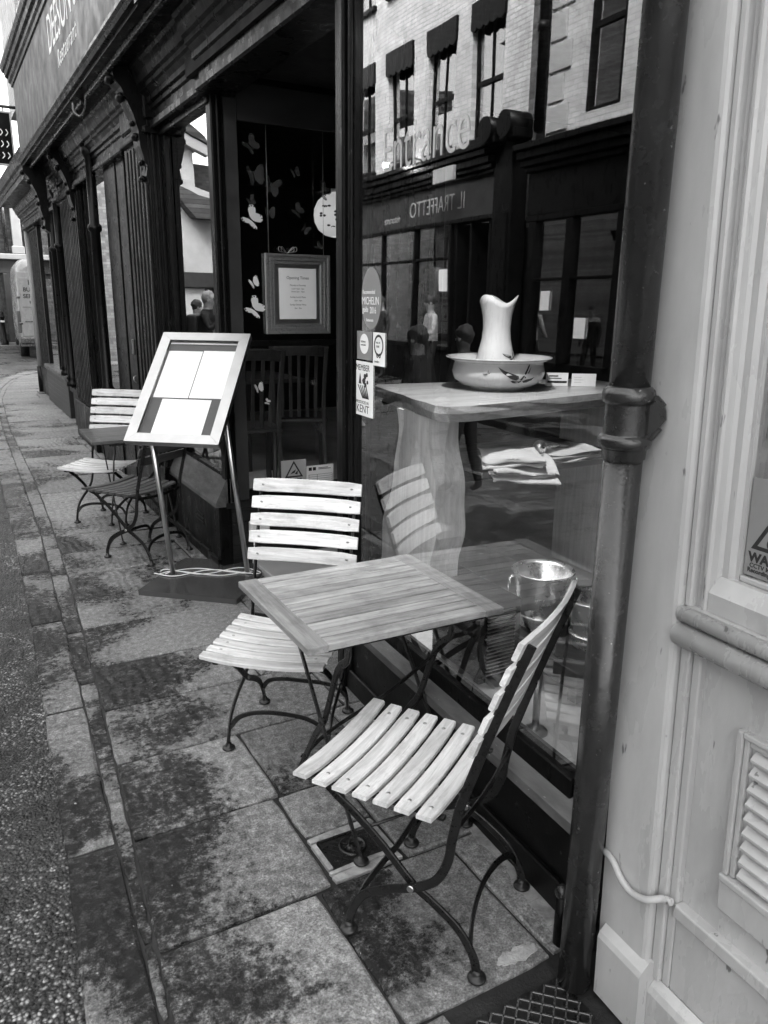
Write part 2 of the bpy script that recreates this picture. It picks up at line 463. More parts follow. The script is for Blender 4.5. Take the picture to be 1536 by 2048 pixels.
def face_s(p):           # writing on a surface that faces -y
    return Matrix.Translation(p) @ Matrix(((1, 0, 0, 0), (0, 0, -1, 0), (0, 1, 0, 0), (0, 0, 0, 1)))
def face_e(p, M=None):   # writing on a surface that faces +x
    return (M or I()) @ (Matrix.Translation(p) @ Matrix(((0, 0, 1, 0), (1, 0, 0, 0), (0, 1, 0, 0), (0, 0, 0, 1))))
# ------------------------------------------------------------------ camera, light
cam = bpy.data.cameras.new('camera'); co = bpy.data.objects.new('camera', cam); COL.objects.link(co)
cam.sensor_fit = 'HORIZONTAL'; cam.sensor_width = 36.; cam.lens = 36. * 1552 / 1536; cam.clip_start = .05; cam.clip_end = 2000
yaw, pit, rol = math.radians(29.5), math.radians(15.3), math.radians(.68)
fw = V((math.sin(yaw) * math.cos(pit), math.cos(yaw) * math.cos(pit), -math.sin(pit)))
rt = V((math.cos(yaw), -math.sin(yaw), 0)); up = rt.cross(fw)
r2 = rt * math.cos(rol) + up * math.sin(rol); u2 = up * math.cos(rol) - rt * math.sin(rol)
co.matrix_world = Matrix(((r2.x, u2.x, -fw.x, 0), (r2.y, u2.y, -fw.y, 0), (r2.z, u2.z, -fw.z, 1.68), (0, 0, 0, 1)))
SC.camera = co
w = bpy.data.worlds.new('World'); SC.world = w; w.use_nodes = True
nt = w.node_tree; nt.nodes.clear()
wo = N(nt, 'ShaderNodeOutputWorld'); bg = N(nt, 'ShaderNodeBackground'); sky = N(nt, 'ShaderNodeTexSky'); sky.sky_type = 'NISHITA'
SUN_EL, SUN_AZ = math.radians(50), math.radians(128)      # azimuth clockwise from +y
sky.sun_disc = False; sky.sun_elevation = SUN_EL; sky.sun_rotation = SUN_AZ
sky.air_density = 1.6; sky.dust_density = 4.; sky.ozone_density = 1.
bw = N(nt, 'ShaderNodeRGBToBW'); L(nt, sky.outputs[0], bw.inputs[0]); L(nt, bw.outputs[0], bg.inputs[0])
bg.inputs[1].default_value = .15; L(nt, bg.outputs[0], wo.inputs[0])
sl = bpy.data.lights.new('sun', 'SUN'); sl.energy = .95; sl.angle = math.radians(12); so = bpy.data.objects.new('sun', sl); COL.objects.link(so)
sd = V((math.sin(SUN_AZ) * math.cos(SUN_EL), math.cos(SUN_AZ) * math.cos(SUN_EL), math.sin(SUN_EL)))
so.rotation_euler = sd.to_track_quat('Z', 'Y').to_euler(); so.location = sd * 40
SC.view_settings.view_transform = 'Standard'; SC.view_settings.look = 'None'; SC.view_settings.exposure = 2.9
SC.view_settings.gamma = 1.
SC.cycles.max_bounces = 10; SC.cycles.transparent_max_bounces = 16; SC.cycles.glossy_bounces = 5

# frame of the near shop window: local x goes into the shop, y along the street
O = V((1.36, 1.30, 0)); nn = V((1, -.05, 0)).normalized(); dd = V((.05, 1, 0)).normalized()
MN = Matrix(((nn.x, dd.x, 0, O.x), (nn.y, dd.y, 0, O.y), (0, 0, 1, 0), (0, 0, 0, 1)))

# ------------------------------------------------------------------ ground
def lerp_tab(tab, y):
    if y <= tab[0][0]: 
        (a, b), (c, d) = tab[0], tab[1]; return b + (d - b) * (y - a) / (c - a)
    for (a, b), (c, d) in zip(tab, tab[1:]):
        if y <= c: return b + (d - b) * (y - a) / (c - a)
    return tab[-1][1]
KO = [(1.63, .114), (2.29, .158), (3.155, .198), (4.08, .244), (5.62, .304), (7.98, .354), (12, .42), (14.5, .55), (16.5, .78), (18.0, 1.05), (19.4, 1.5), (20.4, 2.1)]
KI = [(1.53, .272), (2.23, .306), (3.02, .352), (4.2, .408), (6.2, .50), (8.65, .552), (11.1, .60), (14.5, .74), (16.5, .97), (18.0, 1.25), (19.2, 1.7), (20.1, 2.3)]
SI = [(1.24, .272), (1.743, .312), (2.23, .350), (2.69, .387), (3.12, .42), (4.04, .478), (4.92, .53), (6.26, .59), (7.87, .64), (11.1, .68), (14.5, .82), (16.5, 1.05), (18.0, 1.33), (19.2, 1.8), (20.1, 2.4)]
WX = [(1.0, 1.30), (1.35, 1.35), (2.78, 1.50)]
def wallx(y):
    if y < 2.78: return lerp_tab(WX, y)
    if y < 4.6: return 2.7
    if y < 9: return 1.6
    return min(1.6 + .03 * (y - 9), 1.9)
struct('road', lambda bm: quad(bm, [(-200, -200, -.062), (200, -200, -.062), (200, 300, -.062), (-200, 300, -.062)]), 'sett')
def near_road(bm):
    # worn tarmac strip along the kerb, real stony relief near the camera
    ys = [.2 + .014 * i for i in range(190)]; ys += [ys[-1] + .05 * (i + 1) for i in range(60)]; ys += [ys[-1] + .25 * (i + 1) for i in range(44)]
    rows = []
    for y in ys:
        xe = lerp_tab(KO, y) + .012
        row = []
        nx = 64
        for i in range(nx + 1):
            x = xe - 1.15 * (1 - i / nx) ** 1.5
            z = -.030 + .006 * noise.noise(V((x * 2.2, y * 2.2, 3))) * 2
            z += .006 * noise.noise(V((x * 34, y * 34, 0))) + .004 * noise.noise(V((x * 80, y * 80, 5)))
            if i == 0: z = -.058
            row.append(bm.verts.new((x, y, z)))
        rows.append(row)
    for a, b in zip(rows, rows[1:]):
        for i in range(len(a) - 1):
            f = bm.faces.new((a[i], a[i + 1], b[i + 1], b[i])); f.smooth = True
struct('road_tarmac_edge', near_road, 'road')

def outline(c, step=.07, jit=.0022, seed=0):
    rnd = random.Random(seed); out = []
    n = len(c)
    for i in range(n):
        a, b = V((*c[i], 0)), V((*c[(i + 1) % n], 0)); L_ = (b - a).length; k = max(1, int(L_ / step))
        t = (b - a) / L_; nm = V((t.y, -t.x, 0))
        for j in range(k):
            p = a.lerp(b, j / k)
            if j == 0:   # worn corner
                out.append(p + t * .006 + nm * -.003)
            else: out.append(p + nm * rnd.uniform(-jit, jit))
    return out
def slab(bm, c, top=0., seed=0, tone=.5, jit=.0022, step=.07, rnd=.005):
    lay = bm.loops.layers.float_color.get('tone') or bm.loops.layers.float_color.new('tone')
    o = outline(c, step, jit, seed); cen = sum(o, V()) / len(o)
    ins = [p + (cen - p).normalized() * (rnd * 1.6) for p in o]
    R0 = [bm.verts.new((p.x, p.y, top)) for p in ins]
    R1 = [bm.verts.new((p.x, p.y, top - rnd)) for p in o]
    R2 = [bm.verts.new((p.x, p.y, top - .045)) for p in o]
    fs = [bm.faces.new(R0)]
    for A, B in ((R0, R1), (R1, R2)):
        for i in range(len(o)):
            f = bm.faces.new((A[i], B[i], B[(i + 1) % len(o)], A[(i + 1) % len(o)])); fs.append(f)
    r = random.Random(seed * 3 + 1); g = tone; h = r.random()
    for f in fs:
        for l in f.loops: l[lay] = (g, h, r.random() * 0 + h * .37, 1)
    if fs[0].normal.z < 0 or True:
        bmesh.ops.recalc_face_normals(bm, faces=fs)

ROWS = [.35, .80, 1.24, 1.75, 2.23, 2.69, 3.12, 3.55, 4.04, 4.47, 4.92, 5.40, 5.83, 6.26, 6.84, 7.23, 7.87]
rr = random.Random(5)
while ROWS[-1] < 19.5: ROWS.append(ROWS[-1] + rr.uniform(.42, .62))
PIT = (.842, 1.082, 1.792, 1.968)
def paving(bm):
    g = .0045; sd = 10
    for k, (a, b) in enumerate(zip(ROWS, ROWS[1:])):
        xa, xb = lerp_tab(SI, a), lerp_tab(SI, b)
        x1 = max(wallx(a), wallx(b - .01)) if b < 2.9 else wallx((a + b) / 2)
        if abs(a - 1.24) < .01: cuts = [.782, 1.235]
        elif abs(a - 1.75) < .01: cuts = [.835]
        elif a < 1.2: cuts = [.80]
        elif a < 2.6: cuts = [.86, 1.26]
        else:
            cuts = []
            x = (xa + xb) / 2 + rr.uniform(.55, .95)
            while x < x1 - .15: cuts.append(x); x += rr.uniform(.5, .9)
        xs0 = [xa] + cuts + [x1]; xs1 = [xb] + cuts + [x1]
        for i in range(len(xs0) - 1):
            sd += 1
            wob = rr.uniform(-.006, .006) if i else 0
            c = [(xs0[i] + g, a + g), (xs0[i + 1] - g, a + g - wob), (xs1[i + 1] - g, b - g), (xs1[i] + g, b - g)]
            if abs(a - 1.75) < .01 and i == 1:   # slabs cut round the inspection cover
                slab(bm, [(1.092, a + g), (x1 - g, a + g), (x1 - g, b - g), (1.092, b - g)], rr.uniform(-.002, .002), sd, .45)
                slab(bm, [(.845, 1.985), (1.084, 1.985), (1.084, b - g), (.845, b - g)], 0, sd + 200, .7)
                continue
            if a < .9 and i == 1: 
                slab(bm, [(.80 + g, a + g), (.885, a + g), (.885, b - g), (.80 + g, b - g)], 0, sd, .4); continue
            if abs(a - .80) < .01 and i == 1: continue
            tone = rr.uniform(.25, .95) if a > 2.3 else [.95, .35, .8, .55, .75][sd % 5]
            slab(bm, c, rr.uniform(-.0025, .0025), sd, tone, step=.07 if a < 5 else .2)
struct('pavement', paving, 'slab')
def kerbs(bm):
    js = [-.2, .62, 1.42, 2.249, 3.209, 4.22, 5.07, 6.01, 6.87]
    while js[-1] < 19: js.append(js[-1] + .93)
    for k, (a, b) in enumerate(zip(js, js[1:])):
        n = 1 if b < 12 else 2
        for q in range(n):
            c, d = a + (b - a) * q / n, a + (b - a) * (q + 1) / n
            slab(bm, [(lerp_tab(KO, c), c + .005), (lerp_tab(KI, c) - .004, c + .005), (lerp_tab(KI, d) - .004, d - .005), (lerp_tab(KO, d), d - .005)],
                 random.Random(k).uniform(-.004, .002), 300 + k * 2 + q, random.Random(k + 9).uniform(.3, .75), step=.09, rnd=.008)
struct('kerb', kerbs, 'slab')
def bed(bm):
    ys = [-.5 + .5 * i for i in range(43)]
    for a, b in zip(ys, ys[1:]):
        quad(bm, [(lerp_tab(KO, a) + .02, a, -.014), (3.2, a, -.014), (3.2, b, -.014), (lerp_tab(KO, b) + .02, b, -.014)])
        quad(bm, [(lerp_tab(KO, a) + .02, a, -.014), (lerp_tab(KO, a) + .02, a, -.06), (lerp_tab(KO, b) + .02, b, -.06), (lerp_tab(KO, b) + .02, b, -.014)])
struct('pavement_bed', bed, 'bed')
def strip(bm):
    ys = [0.]
    q_ = random.Random(2)
    while ys[-1] < 19: ys.append(ys[-1] + q_.uniform(.22, .8))
    for a, b in zip(ys, ys[1:]):
        if b > 19: break
        slab(bm, [(lerp_tab(KI, a) + .002, a + .003), (lerp_tab(SI, a) - .002, a + .003), (lerp_tab(SI, b) - .002, b - .003), (lerp_tab(KI, b) + .002, b - .003)],
             -.006 + random.uniform(-.002, .001), int(a * 100), .5, step=.04, rnd=.003, jit=.003)
struct('pavement_edge_strip', strip, 'slab')
def cement(bm):
    x0, x1, y0, y1 = PIT
    for c in ([(x0, y0), (x1, y0), (x1, 1.812), (x0, 1.812)], [(x0, 1.948), (x1, 1.948), (x1, y1 + .01), (x0, y1 + .01)],
              [(x0, 1.812), (.868, 1.812), (.868, 1.948), (x0, 1.948)], [(1.058, 1.812), (x1, 1.812), (x1, 1.948), (1.058, 1.948)],
              [(x0, 1.757), (x1, 1.757), (x1, y0), (x0, y0)]):
        slab(bm, c, -.002, int(c[0][0] * 100 + c[0][1] * 77), .5, jit=.001, rnd=.002)
    # smeared mortar along the foot of the shop front and round the slab by the pipe
    def patch(pts, top):
        P = [V((x, y, top)) for x, y in pts]; c = sum(P, V()) / len(P)
        A = [bm.verts.new(c + (p - c) * .97) for p in P]; B = [bm.verts.new((p.x, p.y, top - .006)) for p in P]
        fs = [bm.faces.new(A)] + [bm.faces.new((A[i], B[i], B[(i + 1) % len(P)], A[(i + 1) % len(P)])) for i in range(len(P))]
        bmesh.ops.recalc_face_normals(bm, faces=fs)
    n = 90; ys_ = [1.22 + 1.45 * i / n for i in range(n + 1)]
    L1 = [(lerp_tab(WX, y) - .060 - .030 * noise.noise(V((y * 6, 1, 0))) - .012 * noise.noise(V((y * 31, 2, 0))), y) for y in ys_]
    for i in range(0, n, 6):
        seg = L1[i:i + 7]; patch(seg + [(1.62, seg[-1][1]), (1.62, seg[0][1])], .0035)
    patch([(1.15 + (.060 + .022 * noise.noise(V((math.cos(a), math.sin(a), 3)) * 2.5)) * math.cos(a), 1.285 + (.022 + .010 * noise.noise(V((math.cos(a), math.sin(a), 9)) * 3)) * math.sin(a)) for a in [2 * PI * k / 40 for k in range(40)]], .0015)
struct('cement_pointing', cement, 'cement')
# far pavement across the junction
struct('far_pavement', lambda bm: box(bm, -12, 9, 28.6, 34, -.3, .10, bev=.02), 'slab')
struct('opposite_pavement', lambda bm: box(bm, -6.6, -5.05, -8, 21.5, -.3, .06, MN, bev=.02), 'slab')

# square inspection cover
t = thing('inspection_cover', 'small square iron inspection cover set in pale mortar under the front chair', 'manhole cover', (.963, 1.880, -.012))
def f(bm):
    for a, b, c, d in ((-.095, .095, -.068, -.06), (-.095, .095, .06, .068), (-.095, -.087, -.06, .06), (.087, .095, -.06, .06)): box(bm, a, b, c, d, 0, .010)
part('rim', f, 'iron', t)
def f(bm):
    box(bm, -.086, .086, -.059, .059, 0, .006)
    for i in range(-6, 7):
        for s in (-1, 1):
            p0 = V((i * .026 - .06 * s * .8, -.057, .0062)); p1 = V((i * .026 + .06 * s * .8, .057, .0062))
            q = []
            for p, o2 in ((p0, p1), (p1, p0)):
                if abs(p.x) > .084:
                    tt = (math.copysign(.084, p.x) - p.x) / (o2.x - p.x); p = p.lerp(o2, tt)
                q.append(p)
            if (q[0] - q[1]).length > .02 and abs(q[0].x) < .085: bar(bm, q, .003, .003, (0, 0, 1))
part('plate', f, 'iron', t)
def f(bm):
    lathe(bm, [(.0, .012), (.016, .012), (.018, .009), (.036, .009), (.038, .013), (.044, .013), (.046, .006)], 32)
    tube(bm, [(.013 * math.cos(a), .013 * math.sin(a), .0145) for a in [math.radians(200 * i / 10) for i in range(11)]], .003, 6)
    for i in range(8):
        a = i * PI / 4; bar(bm, [(.02 * math.cos(a), .02 * math.sin(a), .011), (.034 * math.cos(a), .034 * math.sin(a), .011)], .004, .004, (0, 0, 1))
part('boss', f, 'iron', t)
# chequered cover in the corner
t = thing('chequer_plate_cover', 'dark criss cross patterned iron plate in the pavement at the foot of the drainpipe', 'manhole cover', (1.05, .98, -.012))
part('plate', lambda bm: box(bm, -.155, .155, -.17, .205, 0, .006), 'iron', t)
def f(bm):
    for i in range(-9, 10):
        for s in (-1, 1):
            a, b = V((i * .042 - .19 * s, -.165, .0075)), V((i * .042 + .19 * s, .20, .0075)); q = []
            ok = True
            ts = [0., 1.]
            for lim in (-.15, .15):
                tt = (lim - a.x) / (b.x - a.x)
                if (a.x < lim) == (lim < 0) and 0 < tt < 1 and ((a.x < -.15) if lim < 0 else (a.x > .15)): ts[0] = max(ts[0], tt)
                if 0 < tt < 1 and ((b.x < -.15) if lim < 0 else (b.x > .15)): ts[1] = min(ts[1], tt)
            p, r = a.lerp(b, ts[0]), a.lerp(b, ts[1])
            if ts[1] > ts[0] and abs(p.x) < .151 and abs(r.x) < .151: bar(bm, [p, r], .005, .004, (0, 0, 1))
part('raised_pattern', f, 'gun', t)

# ------------------------------------------------------------------ bistro chairs and tables
def bistro_chair(loc, rz, label):
    t = thing('bistro_chair', label, 'chair', loc, rz, 'folding slatted chairs outside the restaurant')
    def seat(bm):
        n = 7; pitch = .0605
        for i in range(n):
            yc = -.322 + i * pitch; hw = .0245
            Wd = .225
            for k in range(1):
                segs = 8; rings = []
                for j in range(segs + 1):
                    x = -Wd + 2 * Wd * j / segs
                    z = .447 + .016 * (x / Wd) ** 2 + (.004 if i == 0 else 0)
                    e = .0035
                    ec = .004 if j in (0, segs) else 0
                    q = [(x, yc - hw + ec + e, z), (x, yc - hw + ec, z - e), (x, yc - hw + ec, z - .014), (x, yc + hw - ec, z - .014), (x, yc + hw - ec, z - e), (x, yc + hw - ec - e, z)]
                    rings.append([bm.verts.new(p) for p in q])
                fs = []
                for a, b in zip(rings, rings[1:]):
                    for m in range(6): fs.append(bm.faces.new((a[m], a[(m + 1) % 6], b[(m + 1) % 6], b[m])))
                fs.append(bm.faces.new(rings[0][::-1])); fs.append(bm.faces.new(rings[-1]))
                bmesh.ops.recalc_face_normals(bm, faces=fs)
    st = part('seat', seat, 'seatw', t)
    for i in range(7):
        for s in (-1, 1): part('screw', lambda bm: lathe(bm, [(.0, .0022), (.005, .0015), (.0062, 0)], 10, Matrix.Translation((s * .178, -.322 + i * .0605, .447 + .016 * (.178 / .225) ** 2))), 'steel', st)
    # back
    def bp(z):   # depth of the back's middle line at height z
        return .112 + .150 * max(0, (z - .5) / .475) ** 1.15
    def back(bm):
        for i in range(5):
            z0 = .684 + i * .0665; hh = .0262
            rings = []
            for j in range(9):
                x = -.225 + .45 * j / 8; cv = .018 * (1 - (x / .225) ** 2)
                y0, y1 = bp(z0 - hh) + cv, bp(z0 + hh) + cv
                a, b = V((x, y0 - .008, z0 - hh)), V((x, y1 - .008, z0 + hh)); d = (b - a).normalized(); nrm = V((0, d.z, -d.y))
                ec = .004 if j in (0, 8) else 0
                a = a + d * ec; b = b - d * ec; e = .003
                q = [a + d * e, a + nrm * e, a + nrm * .013, b + nrm * .013, b + nrm * e, b - d * e]
                rings.append([bm.verts.new(p) for p in q])
            fs = []
            for a, b in zip(rings, rings[1:]):
                for m in range(6): fs.append(bm.faces.new((a[m], a[(m + 1) % 6], b[(m + 1) % 6], b[m])))
            fs.append(bm.faces.new(rings[0][::-1])); fs.append(bm.faces.new(rings[-1]))
            bmesh.ops.recalc_face_normals(bm, faces=fs)
    bk = part('backrest', back, 'seatw', t)
    for i in range(5):
        for s in (-1, 1):
            x = s * .185; z = .684 + i * .0665
            part('screw', lambda bm: lathe(bm, [(.0, .002), (.0046, .0015), (.006, 0)], 10, Matrix.Translation((x, bp(z) + .018 * (1 - (x / .225) ** 2) - .0085, z)) @ Matrix.Rotation(PI / 2 + .3, 4, 'X')), 'steel', bk)
    for s in (-1, 1):
        xo, xi = s * .198, s * .184
        pts = smoothpath([(xo, -.185, .012), (xo, -.178, .06), (xo, -.140, .135), (xo, -.065, .185), (xo, 0, .215), (xo, .065, .262), (xo, .098, .33), (xo, .108, .40), (xo, .125, .50)], 5)
        pts += [V((xo, bp(z) + .014 + .018 * (1 - (xo / .225) ** 2), z)) for z in (.60, .68, .76, .85, .958)]
        part('upright_leg', lambda bm: bar(bm, pts, .024, .008, (1, 0, 0)), 'iron', t)
        p2 = smoothpath([(xi, .185, .012), (xi, .172, .065), (xi, .130, .13), (xi, .06, .18), (xi, 0, .215), (xi, -.09, .30), (xi, -.17, .365), (xi, -.225, .40), (xi, -.262, .428)], 5)
        part('crossing_leg', lambda bm: bar(bm, p2, .024, .008, (1, 0, 0)), 'iron', t)
        part('pivot', lambda bm: cyl(bm, (min(xo, xi) - .008, 0, .215), .009, .030, 'x', 12), 'steel', t)
        for yy, xx in ((-.185, xo), (.185, xi)):
            def foot(bm):
                lathe(bm, [(.0, .0), (.021, .0), (.0245, .003), (.0245, .008), (.021, .0115), (.013, .012), (.0115, .020), (.010, .026), (0, .026)], 24, Matrix.Translation((xx, yy, .0015)))
            part('foot', foot, 'rubber', t)
        part('seat_rail', lambda bm: bar(bm, smoothpath([(s * .170, -.335, .437), (s * .170, -.1, .433), (s * .170, .075, .433)], 3), .010, .020, (1, 0, 0)), 'iron', t)
    for yy, x_, zz in ((-.170, .196, .085), (.163, .182, .085)):
        def arch(bm):
            p = smoothpath([(-x_, yy, zz), (-x_ + .035, yy * .93, zz + .042), (-x_ + .10, yy * .86, zz + .062), (0, yy * .82, zz + .066), (x_ - .10, yy * .86, zz + .062), (x_ - .035, yy * .93, zz + .042), (x_, yy, zz)], 4)
            bar(bm, p, .020, .006, (0, 1, .25))
        part('stretcher', arch, 'iron', t)
    part('back_brace', lambda bm: bar(bm, [(-.19, .118, .435), (-.05, .122, .425), (.05, .122, .425), (.19, .118, .435)], .020, .005, (0, 1, 0)), 'iron', t)
    part('front_rod', lambda bm: tube(bm, [(-.184, -.255, .423), (.184, -.255, .423)], .006, 8), 'iron', t)
    return t
chairA = bistro_chair((1.063, 1.528, 0), math.radians(213), 'pale slatted folding chair nearest the viewer, beside the drainpipe with its back to the window')
chairB = copytree(chairA, (1.062, 2.605, 0), math.radians(-40.5), 'pale slatted folding chair on the far side of the near table, beside the menu stand')
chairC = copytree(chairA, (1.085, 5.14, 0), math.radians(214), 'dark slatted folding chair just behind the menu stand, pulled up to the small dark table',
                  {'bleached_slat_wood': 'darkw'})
chairD = copytree(chairA, (1.04, 6.16, 0), math.radians(-38), 'pale slatted folding chair farthest away, behind the small dark table')

def bistro_table(loc, rz, label, wx, wy, dark=False):
    t = thing('bistro_table', label, 'table', loc, rz, 'square folding tables outside the restaurant')
    a, b = ('darkw', 'darkw') if dark else ('tabw', 'tabwy')
    zt = .73; th = .022
    def planks(bm):
        n = 11; g = .0062; y0, y1 = -wy / 2, wy / 2; ph = (y1 - y0) / n
        for i in range(n):
            e = -.0 if i in (0, n - 1) else 0
            box(bm, -wx / 2 + .068, wx / 2 - .068, y0 + i * ph + g / 2, y0 + (i + 1) * ph - g / 2, zt - th, zt - .0005, bev=.0018)
        
    tp = part('tabletop', planks, a, t)
    part('dark_gap_sheet', lambda bm: box(bm, -wx / 2 + .06, wx / 2 - .06, -wy / 2 + .012, wy / 2 - .012, zt - th - .008, zt - th - .0015), 'iron', tp)  # added black sheet under the planks so the gaps read as dark
    for s in (-1, 1):
        x = s * (wx / 2 - .034); part('end_board', lambda bm: box(bm, x - .0335, x + .0335, -wy / 2 - .001, wy / 2 + .001, zt - th - .001, zt, bev=.002), b, tp)
    def frame(bm):
        for s in (-1, 1):
            bar(bm, [(s * .20, -wy / 2 + .02, zt - th - .014), (s * .20, wy / 2 - .02, zt - th - .014)], .006, .022, (0, 0, 1))
        for s in (-1, 1):
            bar(bm, [(-.22, s * (wy / 2 - .05), zt - th - .014), (.22, s * (wy / 2 - .05), zt - th - .014)], .006, .02, (0, 0, 1))
    part('under_frame', frame, 'iron', t)
    X = .195
    for s in (-1, 1):
        xo, xi = s * X, s * (X - .013)
        pa = [(xo, -.355, .014), (xo, -.06, .34), (xo, .255, .69)]
        pb = [(xi, .17, .014), (xi, .02, .24), (xi, -.06, .34), (xi, -.16, .56), (xi, -.235, .63), (xi, -.245, .70)]
        part('leg', lambda bm: bar(bm, pa, .018, .009, (1, 0, 0)), 'iron', t)
        part('leg', lambda bm: bar(bm, smoothpath(pb, 3), .026, .009, (1, 0, 0)), 'iron', t)
        part('pivot', lambda bm: cyl(bm, (min(xo, xi) - .008, -.06, .34), .008, .03, 'x', 12), 'iron', t)
        for p in (pa[0], pb[0]):
            part('foot', lambda bm: lathe(bm, [(.0, .0), (.020, .0), (.0235, .003), (.0235, .008), (.019, .0115), (.012, .012), (.010, .022), (0, .022)], 20, Matrix.Translation((p[0], p[1], .0015))), 'rubber', t)
    part('diagonal_brace', lambda bm: bar(bm, smoothpath([(-X + .013, .14, .085), (-.10, .08, .20), (.05, -.04, .36), (.14, -.14, .50), (X - .016, -.215, .60)], 3), .020, .006, (0, 1, .4)), 'iron', t)
    part('lower_rod', lambda bm: tube(bm, [(-X, -.30, .075), (X, -.30, .075)], .005, 8), 'iron', t)
    return t
bistro_table((1.148, 2.145, 0), math.radians(-.8), 'weathered square slatted table between the two nearest pale chairs', .685, .61)
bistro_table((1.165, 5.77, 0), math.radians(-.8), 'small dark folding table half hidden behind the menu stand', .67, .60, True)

# ------------------------------------------------------------------ menu stand
PH = -.673; WB = .53; LB = .795; TI = .753
Bc = V((1.011, 4.085, .930))
bw_ = V((math.cos(PH), math.sin(PH), 0)); bn = V((-math.sin(PH), math.cos(PH), 0)); bu = bn * math.cos(TI) + V((0, 0, 1)) * math.sin(TI); bo = bw_.cross(bu)
if bo.z < 0: bo = -bo
MB = Matrix(((bw_.x, bu.x, bo.x, Bc.x), (bw_.y, bu.y, bo.y, Bc.y), (bw_.z, bu.z, bo.z, Bc.z), (0, 0, 0, 1)))   # local x across, y up the board, z out
t = thing('menu_stand', 'tall steel framed menu board standing on a flat metal base before the restaurant', 'menu stand', (1.27, 4.45, 0), 0, world=True)
def f(bm):
    prism(bm, [(.845, 4.39), (1.30, 3.985), (1.345, 4.03), (1.69, 4.50), (1.63, 4.56), (1.25, 4.84), (1.20, 4.80)], .0, .032, axis='z')
part('base_plate', f, 'plategrey', t)
P1t = MB @ V((-.20, .20, -.03)); P2t = MB @ V((.195, .34, -.03))
for a, b in (((1.10, 4.59, .030), P1t), ((1.51, 4.385, .030), P2t)):
    part('pole', lambda bm: tube(bm, [a, b], .0155, 24), 'polesteel', t)
def f(bm):
    fwid = .058; d0, d1 = -.022, .012
    for pts in ([(-WB / 2, 0), (WB / 2, 0), (WB / 2 - fwid, fwid), (-WB / 2 + fwid, fwid)],
                [(WB / 2, 0), (WB / 2, LB), (WB / 2 - fwid, LB - fwid), (WB / 2 - fwid, fwid)],
                [(WB / 2, LB), (-WB / 2, LB), (-WB / 2 + fwid, LB - fwid), (WB / 2 - fwid, LB - fwid)],
                [(-WB / 2, LB), (-WB / 2, 0), (-WB / 2 + fwid, fwid), (-WB / 2 + fwid, LB - fwid)]):
        c = V((sum(p[0] for p in pts) / 4, sum(p[1] for p in pts) / 4)); 
        p2 = [(c.x + (p[0] - c.x) * .998, c.y + (p[1] - c.y) * .998) for p in pts]
        prism(bm, p2, d0, d1, MB, axis='z')
part('frame', f, 'steel', t)
part('backing', lambda bm: box(bm, -WB / 2 + .05, WB / 2 - .05, .05, LB - .05, -.020, -.010, MB), 'back', t)
part('glazing', lambda bm: quad(bm, [(-WB / 2 + .058, .058, .004), (WB / 2 - .058, .058, .004), (WB / 2 - .058, LB - .058, .004), (-WB / 2 + .058, LB - .058, .004)], MB), 'cardg', t)
part('bracket', lambda bm: box(bm, -.22, .22, .27, .36, -.045, -.0225, MB, .003), 'steel', t)
part('lamp_tube', lambda bm: tube(bm, [MB @ V((-.20, LB - .075, -.002)), MB @ V((.20, LB - .075, -.002))], .004, 10), 'white', t)
def sheet(x0, x1, y0, y1, lab, z):
    def g(bm):
        box(bm, x0, x1, y0, y1, z, z + .0012, MB)
    single('menu_sheet', g, 'paper', lab, 'menu', 'sheets in the menu board')
sheet(-.200, .004, .322, .668, 'blank white menu sheet, upper left of the three in the steel menu board', -.0093)
sheet(.010, .200, .322, .672, 'blank white menu sheet, upper right of the three in the steel menu board', -.0078)
sheet(-.140, .145, .070, .312, 'single white menu sheet in the lower half of the steel menu board', -.0093)
def f(bm):
    for k in range(2):
        z = .0255 + .001 * k
        a = [(1.02, 4.60 + .01 * k, z), (1.10, 4.56 - .01 * k, z + .004), (1.30, 4.47 + .015 * (k % 3 - 1), z), (1.50, 4.36 - .008 * k, z + .002), (1.56, 4.37, z), (1.50, 4.42 + .012 * k, z), (1.28, 4.53 - .02 * (k % 2), z), (1.10, 4.63 + .006 * k, z), (1.02, 4.60 + .01 * k, z)]
        tube(bm, smoothpath([(x_ + .03 * math.sin(5 * k + i_), y_ + .05 * math.sin(3 * k + 2.3 * i_), .0365 + .002 * k) for i_, (x_, y_, z_) in enumerate(a)], 6), .0032, 7)
single('coiled_cable', f, 'cable', 'white cable looped around the two poles on the menu stand base', 'cable')
#PART3
# ------------------------------------------------------------------ restaurant
R = thing('restaurant_building', 'black painted restaurant shop front with recessed entrance, moulded pilasters and tall display windows', 'building', (1.45, 4.6, 0), 0, world=True)
def window_unit(fn_frame, fn_glass, gm='glass', lab=None):
    w_ = part('window', fn_frame, 'black2', R, lab); part('pane', fn_glass, gm, w_); return w_
